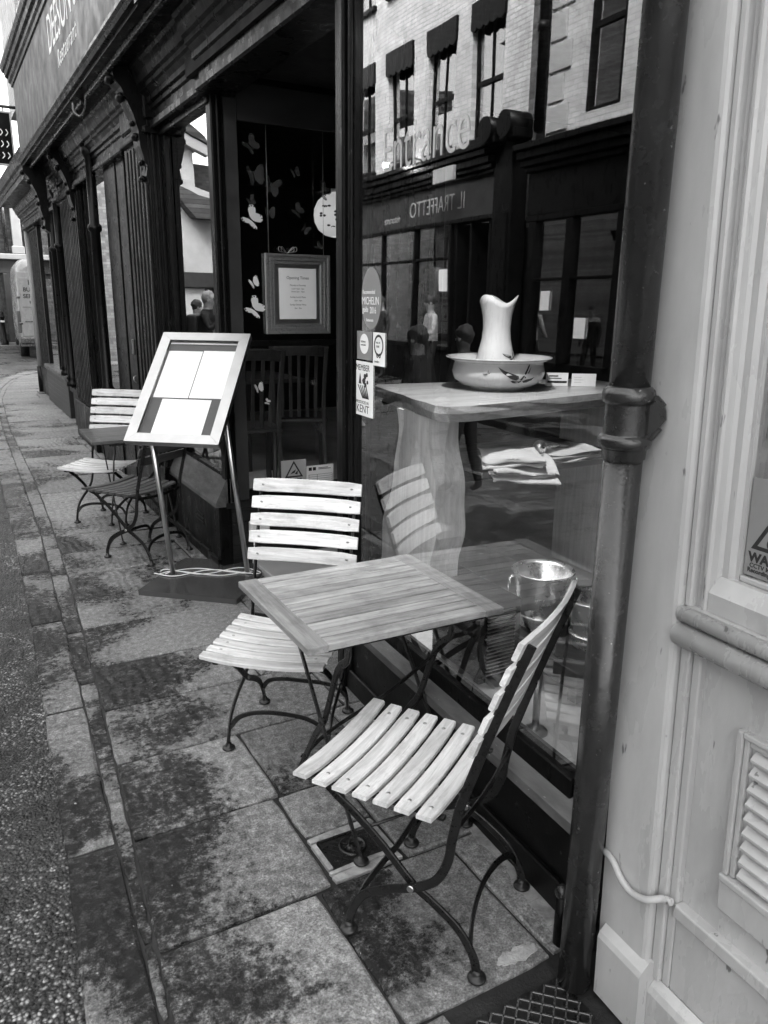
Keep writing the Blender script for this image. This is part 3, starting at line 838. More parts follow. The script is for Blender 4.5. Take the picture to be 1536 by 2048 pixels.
# near window --------------------------------------------------
def f(bm):
    box(bm, -.005, .09, -.02, 1.50, 0, .30, MN, bev=.004)
    box(bm, -.022, .02, -.04, 1.52, 0, .10, MN, bev=.004)
    box(bm, -.012, .02, -.02, 1.51, .27, .335, MN, bev=.004)
part('stall_riser', f, 'black', R)
def f(bm):
    prism(bm, [(-.055, .318), (-.050, .345), (.030, .392), (.09, .392), (.09, .318)], -.03, 1.53, MN)
part('window_sill', f, 'sill', R)
def f(bm):
    box(bm, -.008, .040, .045, 1.48, .350, .430, MN, bev=.004)
    box(bm, -.006, .05, 1.478, 1.63, 0.0, 3.05, MN, bev=.004)
    for s0, s1, d in ((1.484, 1.512, .022), (1.522, 1.578, .036), (1.590, 1.622, .024)):
        box(bm, -d, -.002, s0, s1, 0, 3.05, MN, bev=.009, seg=3)
    # right-hand frame with its grooves
    box(bm, -.015, .10, -.135, -.07, 0, 3.05, MN, bev=.004)
    box(bm, -.028, .09, -.064, -.034, .0, 3.05, MN, bev=.007, seg=2)
    box(bm, -.018, .09, -.028, .002, .345, 3.05, MN, bev=.005, seg=2)
    box(bm, -.008, .08, .007, .034, .345, 3.05, MN, bev=.004, seg=2)
    box(bm, -.03, .06, -.11, 1.66, 2.98, 3.1, MN, bev=.004)
wn = window_unit(f, lambda bm: quad(bm, [(.006, .04, .40), (.006, 1.48, .40), (.006, 1.48, 2.99), (.006, .04, 2.99)], MN), 'glass')
def f(bm):
    text_bm(bm, 'Entrance', .205, face_w((.004, 1.268, 2.105), MN), .0004, 0, -.002, sx=.78, spacing=1.0)
part('lettering', f, 'etched', wn)
# inner canted side of the entrance, recess walls and ceiling
def f(bm):
    prism(bm, [(1.47, 2.93), (1.505, 2.93), (1.83, 3.38), (2.42, 3.80), (2.42, 3.86), (1.79, 3.43), (1.48, 2.97)], 0, 2.95, axis='z')
    box(bm, 2.44, 2.5, 3.78, 4.62, 0, 2.95, bev=.004)
part('entrance_side', f, 'black2', R)
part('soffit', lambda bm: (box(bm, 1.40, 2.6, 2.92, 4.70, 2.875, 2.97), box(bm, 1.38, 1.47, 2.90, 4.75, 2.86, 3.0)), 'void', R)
def f(bm):
    box(bm, 1.60, 2.44, 2.99 + .9, 4.55, -.0, .055, bev=.006)
part('doorstep', f, 'stone', R)
# far side of the entrance --------------------------------------
part('return_brickwork', lambda bm: (box(bm, 1.455, 2.43, 4.585, 4.66, 0, .43), box(bm, 1.452, 2.43, 4.572, 4.59, 0.40, .44, bev=.004)), 'brickb', R)
def f(bm):
    box(bm, 1.458, 1.49, 4.575, 4.66, 0.0, 2.88, bev=.008, seg=2)
    box(bm, 1.487, 1.512, 4.565, 4.62, .44, 2.88, bev=.008, seg=2)
    box(bm, 1.514, 1.532, 4.578, 4.62, .44, 2.88, bev=.005)
    box(bm, 1.61, 2.44, 4.585, 4.63, .44, .505, bev=.006)
    box(bm, 1.61, 2.44, 4.585, 4.64, 2.848, 2.88, bev=.004)
    box(bm, 1.61, 2.44, 4.590, 4.63, 1.395, 1.43, bev=.004)
wf = window_unit(f, lambda bm: quad(bm, [(1.60, 4.610, .49), (2.44, 4.610, .49), (2.44, 4.610, 2.66), (1.60, 4.610, 2.66)]), 'glass2')
part('frame_board', lambda bm: box(bm, 1.533, 1.615, 4.590, 4.64, .44, 2.88, bev=.004), 'fasc', wf)
part('transom_panel', lambda bm: box(bm, 1.618, 2.44, 4.596, 4.625, 2.648, 2.846, bev=.003), 'fasc', wf)
# left window ---------------------------------------------------
def f(bm):
    box(bm, 1.405, 1.47, 4.575, 5.70, 0, .42, bev=.006)
    box(bm, 1.39, 1.44, 4.60, 5.60, 0, .07, bev=.006)
    for k in range(3): box(bm, 1.400, 1.412, 4.92, 5.10, .215 + k * .028, .230 + k * .028, bev=.002)
part('stall_riser', f, 'black2', R)
part('window_sill', lambda bm: prism(bm, [(1.385, .415), (1.385, .44), (1.462, .592), (1.52, .592), (1.52, .415)], 4.575, 5.70), 'sill', R)
def f(bm):
    box(bm, 1.462, 1.50, 4.62, 4.672, .594, 2.74, bev=.006)
    box(bm, 1.472, 1.50, 4.674, 4.69, .594, 2.74, bev=.004)
    box(bm, 1.465, 1.52, 5.62, 5.70, .594, 2.74, bev=.006)
    box(bm, 1.445, 1.52, 4.60, 5.68, 2.715, 2.78, bev=.006)
    box(bm, 1.465, 1.50, 4.68, 5.64, .594, .615)
window_unit(f, lambda bm: quad(bm, [(1.484, 4.68, .60), (1.484, 5.64, .60), (1.484, 5.64, 2.73), (1.484, 4.68, 2.73)]))
# pilaster 2, fluted ---------------------------------------------
def pil(bm, x0, y0, y1, zt, d=.06):
    box(bm, x0, x0 + .14, y0, y1, 0, zt, bev=.006)
    n = max(3, int((y1 - y0) / .11))
    for i in range(n):
        a = y0 + .05 + (y1 - y0 - .1) * i / n; b = a + (y1 - y0 - .1) / n * .58
        box(bm, x0 - .016, x0 + .01, a, b, .48, zt - .30, bev=.008, seg=2)
    for q in range(3):   # beads on the side that faces the viewer
        xx = x0 + .02 + q * .04; box(bm, xx, xx + .024, y0 - .014, y0 + .01, .48, zt - .25, bev=.006, seg=2)
    box(bm, x0 - .03, x0 + .14, y0 - .03, y1 + .02, 0, .46, bev=.012)
    box(bm, x0 - .035, x0 + .14, y0 - .035, y1 + .02, zt - .27, zt - .22, bev=.014, seg=2)
    box(bm, x0 - .02, x0 + .14, y0 - .02, y1 + .01, zt - .18, zt, bev=.012)
part('pilaster', lambda bm: pil(bm, 1.385, 5.72, 6.46, 3.0), 'black2', R)
part('pilaster', lambda bm: pil(bm, 1.425, 8.98, 10.25, 3.0), 'black2', R)
part('pilaster', lambda bm: pil(bm, 1.585, 14.15, 15.30, 3.0), 'black2', R)
# doorway beyond the second pilaster: dark boards
def f(bm):
    box(bm, 1.465, 1.53, 6.90, 7.20, 0, 3.02, bev=.006)
    box(bm, 1.455, 1.50, 7.215, 7.70, 0, 3.02, bev=.006)
    box(bm, 1.60, 1.66, 6.42, 6.90, 0, 3.02, bev=.006)
dr = part('door', f, 'black', R)
part('handle', lambda bm: (box(bm, 1.447, 1.464, 6.96, 6.985, 1.20, 1.33, bev=.005), tube(bm, smoothpath([(1.464, 6.98, 1.02), (1.44, 6.96, 1.01), (1.44, 6.95, .98), (1.462, 6.95, .96)], 4), .005)), 'steel', dr)
def f(bm):
    box(bm, 1.44, 1.52, 7.70, 8.98, 0, .40, bev=.006)
    box(bm, 1.41, 1.50, 7.70, 8.98, .62, .70, bev=.012)
    prism(bm, [(1.40, .40), (1.40, .46), (1.46, .62), (1.50, .62), (1.50, .40)], 7.70, 8.98)
    box(bm, 1.47, 1.52, 7.70, 7.78, .70, 3.0, bev=.006); box(bm, 1.47, 1.52, 8.86, 8.98, .70, 3.0, bev=.006)
window_unit(f, lambda bm: quad(bm, [(1.495, 7.74, .69), (1.495, 8.92, .69), (1.495, 8.92, 3.0), (1.495, 7.74, 3.0)]))
def colonette(bm, x, y, r, z0, z1):
    lathe(bm, [(r * 1.5, z0), (r * 1.5, z0 + .05), (r * 1.1, z0 + .07), (r * 1.45, z0 + .10), (r, z0 + .14), (r * .92, z1 - .75), (r * 1.3, z1 - .73), (r * 1.3, z1 - .69), (r * .92, z1 - .67), (r * .9, z1 - .12), (r * 1.4, z1 - .08), (r * 1.6, z1)], 20, Matrix.Translation((x, y, 0)), True)
part('colonette', lambda bm: colonette(bm, 1.395, 7.97, .048, .70, 3.0), 'black', R)
# second doorway and last window
def f(bm):
    box(bm, 1.50, 1.58, 10.25, 11.15, 0, .45, bev=.006); box(bm, 1.47, 1.56, 10.25, 11.2, .45, .52, bev=.01)
part('stall_riser', f, 'black2', R)
part('stall_riser', lambda bm: box(bm, 1.52, 1.62, 11.75, 14.15, 0, .52), 'brickbx', R)
part('return_brickwork', lambda bm: box(bm, 1.525, 1.75, 11.735, 11.75, 0, .50), 'brickb', R)
part('window_sill', lambda bm: box(bm, 1.49, 1.64, 11.72, 14.15, .525, .60, bev=.012), 'sill', R)
window_unit(lambda bm: (box(bm, 1.57, 1.62, 14.02, 14.15, .60, 3.0), box(bm, 1.57, 1.62, 12.8, 12.86, .60, 3.0)), lambda bm: quad(bm, [(1.585, 11.8, .60), (1.60, 14.1, .60), (1.60, 14.1, 3.0), (1.585, 11.8, 3.0)]))
window_unit(lambda bm: box(bm, 1.54, 1.6, 10.25, 10.35, .52, 3.0), lambda bm: quad(bm, [(1.56, 10.3, .52), (1.56, 11.15, .52), (1.56, 11.15, 3.0), (1.56, 10.3, 3.0)]))
part('colonette', lambda bm: colonette(bm, 1.50, 11.12, .05, .52, 3.0), 'black', R)
part('colonette', lambda bm: colonette(bm, 1.53, 11.85, .05, .60, 3.0), 'black', R)
# frieze, cornice, fascia ----------------------------------------
def corn(bm, y0, y1, dx=0.):
    p = [(1.60, 2.755), (1.405, 2.755), (1.395, 2.765), (1.395, 2.80), (1.42, 2.815), (1.42, 2.865), (1.405, 2.875), (1.405, 2.90), (1.385, 2.91), (1.385, 2.94), (1.365, 2.965), (1.35, 2.975),
         (1.35, 3.0), (1.33, 3.01), (1.315, 3.04), (1.30, 3.085), (1.285, 3.10), (1.285, 3.118), (1.10, 3.122), (1.10, 3.20), (1.60, 3.20)]
    prism(bm, [(x + dx, z) for x, z in p], y0, y1)
part('cornice', lambda bm: corn(bm, 4.56, 10.65), 'black2', R)
part('cornice', lambda bm: corn(bm, .95, 4.56, -.02), 'black2', R)
part('cornice', lambda bm: corn(bm, 10.72, 15.5, .10), 'black2', R)
def f(bm):
    box(bm, 1.10, 1.60, .95, 10.68, 3.20, 4.02)
fa = part('fascia', f, 'fasc', R)
def f(bm):
    text_bm(bm, "DEESON'S", .40, face_w((1.0985, 7.72, 3.62)), .001, 0, .001, sx=.80, spacing=1.02)
part('lettering', f, 'paper', fa)
part('script_lettering', lambda bm: text_bm(bm, "Restaurant", .175, face_w((1.0985, 7.30, 3.43)), .001, .25, .0, sx=.95, spacing=1.25), 'paper', fa)
def f(bm):
    prism(bm, [(1.11, 3.98), (1.085, 3.99), (1.08, 4.02), (1.06, 4.035), (1.055, 4.07), (1.03, 4.08), (1.02, 4.12), (1.0, 4.13), (.985, 4.17), (.985, 4.20), (1.60, 4.30), (1.60, 4.0)], .95, 10.75)
    prism(bm, [(1.11, 3.14), (1.075, 3.145), (1.065, 3.165), (1.075, 3.18), (1.06, 3.195), (1.06, 3.215), (1.085, 3.232), (1.11, 3.235)], .95, 10.7)
    prism(bm, [(1.60, 3.20), (1.19, 3.20), (1.17, 3.24), (1.14, 3.26), (1.12, 3.32), (1.10, 3.36), (1.60, 3.40)], 10.76, 15.5)
part('fascia_moulding', f, 'black2', R)
def f(bm):   # retracted awning front rail with its hooks
    for a, b in ((3.2, 6.62), (6.78, 8.3), (8.32, 10.55)):
        box(bm, 1.155, 1.185, a, b, 3.085, 3.118, bev=.003)
    tube(bm, smoothpath([(1.17, 6.62, 3.09), (1.165, 6.66, 3.03), (1.14, 6.72, 2.985), (1.10, 6.76, 3.02), (1.10, 6.76, 3.08)], 5), .010, 8)
    tube(bm, smoothpath([(1.17, 10.5, 3.09), (1.165, 10.55, 3.03), (1.14, 10.6, 3.0), (1.10, 10.64, 3.05)], 5), .010, 8)
part('awning_rail', f, 'gun', R)
def console(bm, y, x):
    p = [(x + .04, 2.40), (x - .005, 2.42), (x - .02, 2.47), (x - .01, 2.53), (x - .03, 2.58), (x - .05, 2.66), (x - .055, 2.75), (x - .08, 2.84), (x - .115, 2.92), (x - .15, 3.0), (x - .19, 3.04), (x - .20, 3.10), (x - .19, 3.118), (x + .04, 3.118)]
    prism(bm, p, y - .09, y + .09)
    for z, xx, r in ((2.46, x - .03, .022), (2.56, x - .03, .018), (2.72, x - .06, .026), (2.80, x - .075, .018), (2.95, x - .14, .03), (3.05, x - .20, .03)):
        ball(bm, (xx, y, z), r, sc=(1, 2.2, 1), seg=12)
part('console_bracket', lambda bm: console(bm, 5.82, 1.385), 'black2', R)
part('console_bracket', lambda bm: console(bm, 9.2, 1.425), 'black2', R)
part('console_bracket', lambda bm: console(bm, 10.5, 1.28), 'black2', R)
# upper storeys (seen in the windows across the street)
uw = [(y, y + .95, z, z + 1.75) for y in (-4.6, -2.9, -1.2, .5, 2.2, 3.9, 5.6, 7.3, 9.0, 10.7, 12.4) for z in (5.1, 7.7)]
part('upper_wall', lambda bm: holes_wall(bm, -6, 15.5, 4.5, 9.6, uw, 1.5, .3), 'brickw', R)
for (a, b, c, d) in uw:
    def f(bm):
        box(bm, 1.56, 1.62, a, b, c, c + .06); box(bm, 1.56, 1.62, a, b, d - .06, d); box(bm, 1.55, 1.61, a, b, (c + d) / 2 - .025, (c + d) / 2 + .025)
        box(bm, 1.56, 1.62, a, a + .05, c, d); box(bm, 1.56, 1.62, b - .05, b, c, d); box(bm, 1.57, 1.61, (a + b) / 2 - .012, (a + b) / 2 + .012, c, d)
        box(bm, 1.44, 1.56, a - .05, b + .05, c - .07, c)
    wq = part('upper_window', f, 'black2', R); part('pane', lambda bm: box(bm, 1.60, 1.605, a, b, c, d), 'inwall', wq)
# interior shell
part('roof_slab', lambda bm: box(bm, 1.6, 6, -6, 15.5, 9.3, 9.6), 'void', R)
part('end_wall', lambda bm: (box(bm, 1.62, 6, 15.3, 15.5, 0, 9.3), box(bm, 5.9, 6.1, -6, 15.3, 0, 9.3)), 'brickdy', R)
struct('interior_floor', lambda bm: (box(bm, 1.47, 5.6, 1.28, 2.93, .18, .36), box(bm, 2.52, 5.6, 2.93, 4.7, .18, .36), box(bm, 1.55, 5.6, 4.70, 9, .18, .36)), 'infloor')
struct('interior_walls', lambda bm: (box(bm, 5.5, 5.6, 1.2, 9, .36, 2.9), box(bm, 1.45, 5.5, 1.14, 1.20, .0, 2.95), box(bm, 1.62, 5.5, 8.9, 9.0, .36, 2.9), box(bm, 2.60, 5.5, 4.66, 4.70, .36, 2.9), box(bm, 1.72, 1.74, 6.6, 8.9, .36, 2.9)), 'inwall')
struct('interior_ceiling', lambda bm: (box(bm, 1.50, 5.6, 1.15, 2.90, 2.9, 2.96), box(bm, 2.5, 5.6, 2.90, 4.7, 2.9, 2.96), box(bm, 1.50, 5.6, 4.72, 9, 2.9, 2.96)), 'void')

# ------------------------------------------------------------------ things in and on the near window
t = thing('counter', 'thick live edge wooden counter on a pale slab leg just inside the near window', 'counter', (2.1, 2.75, .362), 0, world=True)
def f(bm):
    rnd = random.Random(3)
    ol = [(1.635, 2.50), (1.66, 2.45), (1.75, 2.435), (2.0, 2.462), (2.3, 2.51), (2.6, 2.56), (2.9, 2.60), (2.95, 2.9), (2.95, 3.10), (2.3, 3.20), (1.95, 3.25), (1.80, 3.26), (1.765, 3.22), (1.72, 3.0), (1.70, 2.85), (1.665, 2.72), (1.655, 2.6)]
    top = [bm.verts.new((x, y, 1.290)) for x, y in ol]; c = V((2.2, 2.8, 0))
    m = [bm.verts.new((x + rnd.uniform(-.008, .008), y + rnd.uniform(-.006, .006), 1.262)) for x, y in ol]
    b = [bm.verts.new((x + (c.x - x) * .02 + rnd.uniform(-.01, .01), y + (c.y - y) * .03, 1.228)) for x, y in ol]
    for A, B in ((top, m), (m, b)):
        for i in range(len(ol)): bm.faces.new((A[i], B[i], B[(i + 1) % len(ol)], A[(i + 1) % len(ol)]))
    bm.faces.new(top); bm.faces.new(b[::-1]); bmesh.ops.recalc_face_normals(bm, faces=bm.faces)
part('counter_top', f, 'plank', t)
def f(bm):
    n = 26; L0, L1 = [], []
    for i in range(n + 1):
        z = .362 + (1.232 - .362) * i / n; q = i / n
        a = 2.955 + .055 * math.sin(q * 5.2 + .3) - .04 * q + .01 * math.sin(q * 19)      # far live edge
        b = 2.565 + .035 * math.sin(q * 6.5 + 1.2) + .03 * q + .008 * math.sin(q * 23 + 1)
        L0.append((a, z)); L1.append((b, z))
    pts = L0 + L1[::-1]
    prism(bm, pts, 1.685, 1.83, axis='x')
part('slab_leg', f, 'slabw', t)
part('slab_leg', lambda bm: box(bm, 2.72, 2.84, 2.66, 3.0, .362, 1.228, bev=.01), 'slabw', t)
sh = part('shelf', lambda bm: box(bm, 1.84, 2.70, 2.46, 3.02, 1.000, 1.012, bev=.002), 'darkw', t)
part('edge_strip', lambda bm: box(bm, 1.84, 2.70, 2.452, 2.4595, .992, 1.016), 'steel', sh)
# bowl and jug
BX, BY = 2.225, 2.885
t = thing('wash_bowl', 'white ceramic wash bowl with painted swallows on the wooden counter in the near window', 'bowl', (BX, BY, 1.2905))
bprof = [(.0, .012), (.11, .012), (.118, .0), (.126, .0), (.13, .012), (.165, .020), (.200, .045), (.212, .080), (.205, .108), (.200, .125), (.238, .140), (.242, .146), (.236, .147), (.194, .131), (.198, .108), (.204, .08), (.19, .05), (.15, .028), (.0, .022)]
bb = part('bowl', lambda bm: lathe(bm, bprof, 56), 'ceramic', t)
def bowl_r(z):
    for (r0, z0), (r1, z1) in zip(bprof[4:9], bprof[5:10]):
        if z0 <= z <= z1: return r0 + (r1 - r0) * (z - z0) / (z1 - z0)
    return .2
def swallow(bm, f3, sc, ox, oz, ang=0):
    shape = [(-1, .45), (-.72, .22), (-.35, .05), (-.1, -.12), (.15, -.18), (.35, -.05), (.9, .55), (1.05, .62), (.62, .12), (.85, .10), (.5, -.12), (.3, -.30), (.0, -.42), (-.25, -.35), (-.3, -.22), (-.62, -.02), (-.85, .2)]
    c, s = math.cos(ang), math.sin(ang)
    vs = [bm.verts.new(f3(ox + sc * (x * c - z * s), oz + sc * (x * s + z * c))) for x, z in shape]
    fc = bm.faces.new(vs); bmesh.ops.triangulate(bm, faces=[fc])
def bird(bm, f3, sc, ox, oz, ang=0):
    c, s = math.cos(ang), math.sin(ang)
    for shape in ([(-.95, .42), (-.80, .22), (-.68, .10), (-.52, .0), (-.38, -.10), (-.22, -.17), (-.05, -.20), (.06, -.12), (.04, .0), (-.15, .08), (-.40, .14), (-.62, .24)],
                  [(-.34, -.24), (-.22, -.32), (.0, -.36), (.16, -.30), (.22, -.20), (.10, -.24), (-.10, -.24), (-.24, -.20)],
                  [(.12, -.18), (.22, -.04), (.40, .22), (.62, .50), (.70, .56), (.66, .44), (.44, .12), (.30, -.08), (.24, -.20)],
                  [(.34, -.06), (.56, .20), (.80, .46), (.60, .16), (.40, -.12)],
                  [(.28, -.24), (.48, -.16), (.78, -.12), (.98, -.06), (.80, -.22), (.56, -.30), (.34, -.32)]):
        vs = [bm.verts.new(f3(ox + sc * (x * c - z * s), oz + sc * (x * s + z * c))) for x, z in shape]
        bmesh.ops.triangulate(bm, faces=[bm.faces.new(vs)])
def on_bowl(a, z):   # a = metres round the bowl
    r = bowl_r(z) + .0015; th = -PI * .62 + a / .205
    return V((r * math.cos(th), r * math.sin(th), z))
def f(bm):
    bird(bm, on_bowl, .092, .030, .075); bird(bm, on_bowl, .018, -.105, .085, .5); bird(bm, on_bowl, .022, .24, .08, .3)
    lathe(bm, [(.200, .124), (.2015, .128), (.2385, .1425), (.2375, .1385)], 56)
part('painted_swallows', f, 'ceramicd', bb)
t = thing('water_jug', 'tall white jug with a wavy rim standing inside the wash bowl', 'jug', (BX - .02, BY, 1.3135))
jprof = [(.0, .0), (.085, .0), (.092, .01), (.098, .04), (.094, .09), (.078, .15), (.066, .20), (.062, .25), (.066, .30), (.076, .345), (.086, .375)]
def f(bm):
    seg = 48; rings = []
    for r, z in jprof + [(.082, .375), (.070, .34), (.058, .25), (.07, .15), (.0, .03)]:
        ring = []
        for i in range(seg):
            a = 2 * PI * i / seg; wv = max(0, (z - .30) / .075)
            zz = z + wv * .018 * math.cos(3 * a + 2.2); rr_ = r * (1 + wv * .06 * math.cos(3 * a + 2.2))
            ring.append(bm.verts.new((rr_ * math.cos(a), rr_ * math.sin(a), zz)))
        rings.append(ring)
    for a, b in zip(rings, rings[1:]):
        for i in range(seg):
            q = bm.faces.new((a[i], a[(i + 1) % seg], b[(i + 1) % seg], b[i])); q.smooth = True
    bmesh.ops.remove_doubles(bm, verts=bm.verts, dist=.0001); bmesh.ops.recalc_face_normals(bm, faces=bm.faces)
jb = part('jug_body', f, 'ceramic', t)
part('handle', lambda bm: tube(bm, smoothpath([(.06, .04, .32), (.12, .10, .33), (.15, .12, .25), (.12, .09, .15), (.075, .05, .11)], 6), .011, 12), 'ceramic', t)
def f(bm):
    def on_jug(a, z):
        r = .10
        for (r0, z0), (r1, z1) in zip(jprof[1:], jprof[2:]):
            if z0 <= z <= z1: r = r0 + (r1 - r0) * (z - z0) / max(1e-6, z1 - z0)
        th = -PI * .62 + a / .09; return V(((r + .0015) * math.cos(th), (r + .0015) * math.sin(th), z))
    bird(bm, on_jug, .05, .06, .13, .2)
part('painted_swallow', f, 'ceramicd', jb)
# napkins and ladle
def folded(bm, x0, y0, z0, lx, ly, n, rz, gap=.007, droop=.0, seed=1, th=.0022):
    """a cloth folded n times: one ribbon that turns back on itself at the front and back"""
    M = Matrix.Translation((x0, y0, z0)) @ Matrix.Rotation(rz, 4, 'Z'); rnd = random.Random(seed)
    prof = []
    off = [rnd.uniform(-.012, .012) for _ in range(n + 1)]
    for k in range(n):
        ys = [0, .12, .3, .5, .7, .88, 1] if k % 2 else [1, .88, .7, .5, .3, .12, 0]
        for q in ys: prof.append((q * ly + off[k] * (1 - q), k * gap, k))
        r = gap / 2; yc = (ly if k % 2 else 0) + (0 if k % 2 else off[k]); sg = 1 if k % 2 else -1
        if k < n - 1:
            for a_ in (30, 60, 90, 120, 150):
                A_ = math.radians(a_ - 90); prof.append((yc + sg * r * 1.3 * math.cos(A_), k * gap + r + r * math.sin(A_), k))
    G = 14; rows = []
    for i in range(G + 1):
        u = i / G; row = []
        for (y, z, k) in prof:
            sag = -droop * max(0, 1 - y / (ly * .55)) ** 1.6
            wv = .005 * math.sin(u * 5 + seed) + .003 * math.sin(u * 11 + k * 1.7 + y * 20) + .004 * math.sin(y * 24 + seed + u * 3)
            row.append((u * lx + .010 * math.sin(k * 2.1 + seed) + sag * .15, y + .008 * math.sin(u * 4 + k + seed), z + sag + wv + .012 * (u - .5) ** 2))
        rows.append(row)
    up_ = []
    for row in rows:
        up_.append(([bm.verts.new(M @ V(p)) for p in row], [bm.verts.new(M @ (V(p) + V((0, 0, th)))) for p in row]))
    fs = []
    for (a, a2), (b, b2) in zip(up_, up_[1:]):
        for j in range(len(a) - 1):
            fs.append(bm.faces.new((a[j], b[j], b[j + 1], a[j + 1]))); fs.append(bm.faces.new((a2[j], a2[j + 1], b2[j + 1], b2[j])))
    for a, a2 in (up_[0], up_[-1]):
        for j in range(len(a) - 1): fs.append(bm.faces.new((a[j], a[j + 1], a2[j + 1], a2[j])))
    for f_ in fs: f_.smooth = True
single('folded_napkins', lambda bm: (folded(bm, 1.850, 2.40, 1.020, .27, .22, 4, -.42, .010, .035, 1), folded(bm, 1.84, 2.435, 1.056, .24, .2, 4, -.50, .009, .02, 5)), 'linen', 'loose pile of white folded napkins hanging over the dark shelf under the counter', 'napkins')
single('folded_tablecloth', lambda bm: folded(bm, 2.14, 2.475, 1.018, .36, .2, 5, .02, .008, 0, 9), 'linen', 'flat folded white cloth on the dark shelf with a ladle lying on it', 'cloth')
single('ladle', lambda bm: (ball(bm, (2.22, 2.56, 1.072), .030), tube(bm, [(2.245, 2.56, 1.072), (2.43, 2.60, 1.060)], .008, 10)), 'chrome', 'polished steel ladle lying on the folded white cloth', 'ladle')
# little cards on the counter
for i, (x, y, a, wd, ht, lab, dk) in enumerate(((2.56, 2.86, .55, .105, .062, 'small printed card with a black band standing on the counter, left of the plain card', 1), (2.665, 2.79, .5, .115, .060, 'small pale card standing on the counter beside the window frame', 0), (2.43, 2.94, .6, .04, .055, 'narrow white card standing on the counter just behind the bowl', 0))):
    M = Matrix.Translation((x, y, 1.291)) @ Matrix.Rotation(-.55, 4, 'Z')
    t = thing('card', lab, 'card', (x, y, 1.291), -.55, 'small cards on the counter')
    cd = part('card_face', lambda bm: box(bm, -wd / 2, wd / 2, -.001, .001, 0, ht, bev=.0003), 'paper', t)
    if dk: part('printed_band', lambda bm: (box(bm, -wd * .43, wd * .45, -.0018, -.0012, .014, .024), box(bm, -wd * .38, wd * .05, -.0018, -.0012, .044, .050), box(bm, -wd * .38, wd * .2, -.0018, -.0012, .034, .038)), 'ink', cd)
    else: part('printed_lines', lambda bm: [box(bm, -wd * .4, wd * (-.1 + .1 * (q % 2)), -.0018, -.0012, ht * (.3 + .2 * q), ht * (.3 + .2 * q) + .0015) for q in range(3)], 'paperg', cd)
# radiator grille, bench and ice buckets
t = thing('vent_cabinet', 'low dark cabinet with slotted steel vents below the counter inside the near window', 'cabinet', (1.9, 1.9, .362), 0, world=True)
part('cabinet_body', lambda bm: (box(bm, 1.52, 1.70, 2.0, 2.30, .385, .665, bev=.003), box(bm, 1.53, 1.56, 2.01, 2.04, .362, .386), box(bm, 1.7005, 2.35, 1.70, 2.30, .43, .502, bev=.003), box(bm, 1.74, 1.78, 1.74, 1.78, .362, .431), box(bm, 2.2, 2.24, 1.74, 1.78, .362, .431)), 'back', t)
def vent(bm, x0, x1, y, z0, z1, n):
    for i in range(n):
        z = z0 + (z1 - z0) * i / n; box(bm, x0, x1, y - .008, y + .001, z, z + (z1 - z0) / n * .5, bev=.001)
part('vent', lambda bm: vent(bm, 1.545, 1.665, 1.994, .40, .645, 18), 'steel', t)
part('vent', lambda bm: vent(bm, 1.74, 1.90, 1.698, .435, .498, 6), 'steel', t)
def bucket(loc, lab, s=1.):
    t = thing('ice_bucket', lab, 'ice bucket', loc, 0, 'steel ice buckets in the near window')
    part('bucket', lambda bm: lathe(bm, [(0, .003), (.078 * s, .0), (.082 * s, .006), (.105 * s, .19 * s), (.110 * s, .205 * s), (.116 * s, .208 * s), (.113 * s, .212 * s), (.103 * s, .198 * s), (.078 * s, .012), (0, .012)], 40), 'chrome', t)
    part('base_ring', lambda bm: lathe(bm, [(.088 * s, .046), (.096 * s, .044), (.097 * s, .05), (.088 * s, .052)], 40), 'chrome', t)
    for a in (2.6, 5.8):
        part('handle', lambda bm: (ball(bm, (.112 * s * math.cos(a), .112 * s * math.sin(a), .18 * s), .010, seg=12), tube(bm, [(s * (.122 * math.cos(a) + .018 * math.sin(b) * -math.sin(a)), s * (.122 * math.sin(a) + .018 * math.sin(b) * math.cos(a)), s * (.155 + .024 * math.cos(b))) for b in [k * PI / 6 for k in range(13)]], .003, 6)), 'chrome', t)
    return t
bucket((1.865, 2.085, .503), 'large shiny steel ice bucket with ring handles inside the near window', 1.02)
bucket((1.90, 1.85, .503), 'smaller dull steel ice bucket beside the window frame, right of the large one', .85)
single('pedestal_stand', lambda bm: (tube(bm, [(1.505, 1.67, .362), (1.505, 1.67, .62)], .012, 12), lathe(bm, [(.0, .362), (.04, .362), (.038, .370), (.0, .372)], 20, Matrix.Translation((1.505, 1.67, 0)))), 'steel', 'short steel pedestal stand on the pale floor just inside the near window', 'stand')
t = thing('added_fill_spotlight', 'added unseen spotlight brightening the counter just inside the near window', 'lamp', (1.62, 2.15, 2.70))  # added lamp, out of view, to brighten the counter and what stands on it
part('housing', lambda bm: lathe(bm, [(0, .20), (.045, .20), (.05, .10), (.052, .03), (.046, .028), (.04, .10)], 24), 'black', t)
part('bulb', lambda bm: ball(bm, (0, 0, .045), .03, seg=14), 'bulb', t)
lp = bpy.data.lights.new('fill_spot', 'SPOT'); lp.energy = 28; lp.spot_size = math.radians(62); lp.spot_blend = .8; lp.shadow_soft_size = .05; lo = bpy.data.objects.new('fill_spot', lp); COL.objects.link(lo); lo.parent = t; lo.location = (0, 0, .0)
lo.rotation_euler = (V((1.62, 2.15, 2.70)) - V((2.0, 2.66, .95))).to_track_quat('Z', 'Y').to_euler()
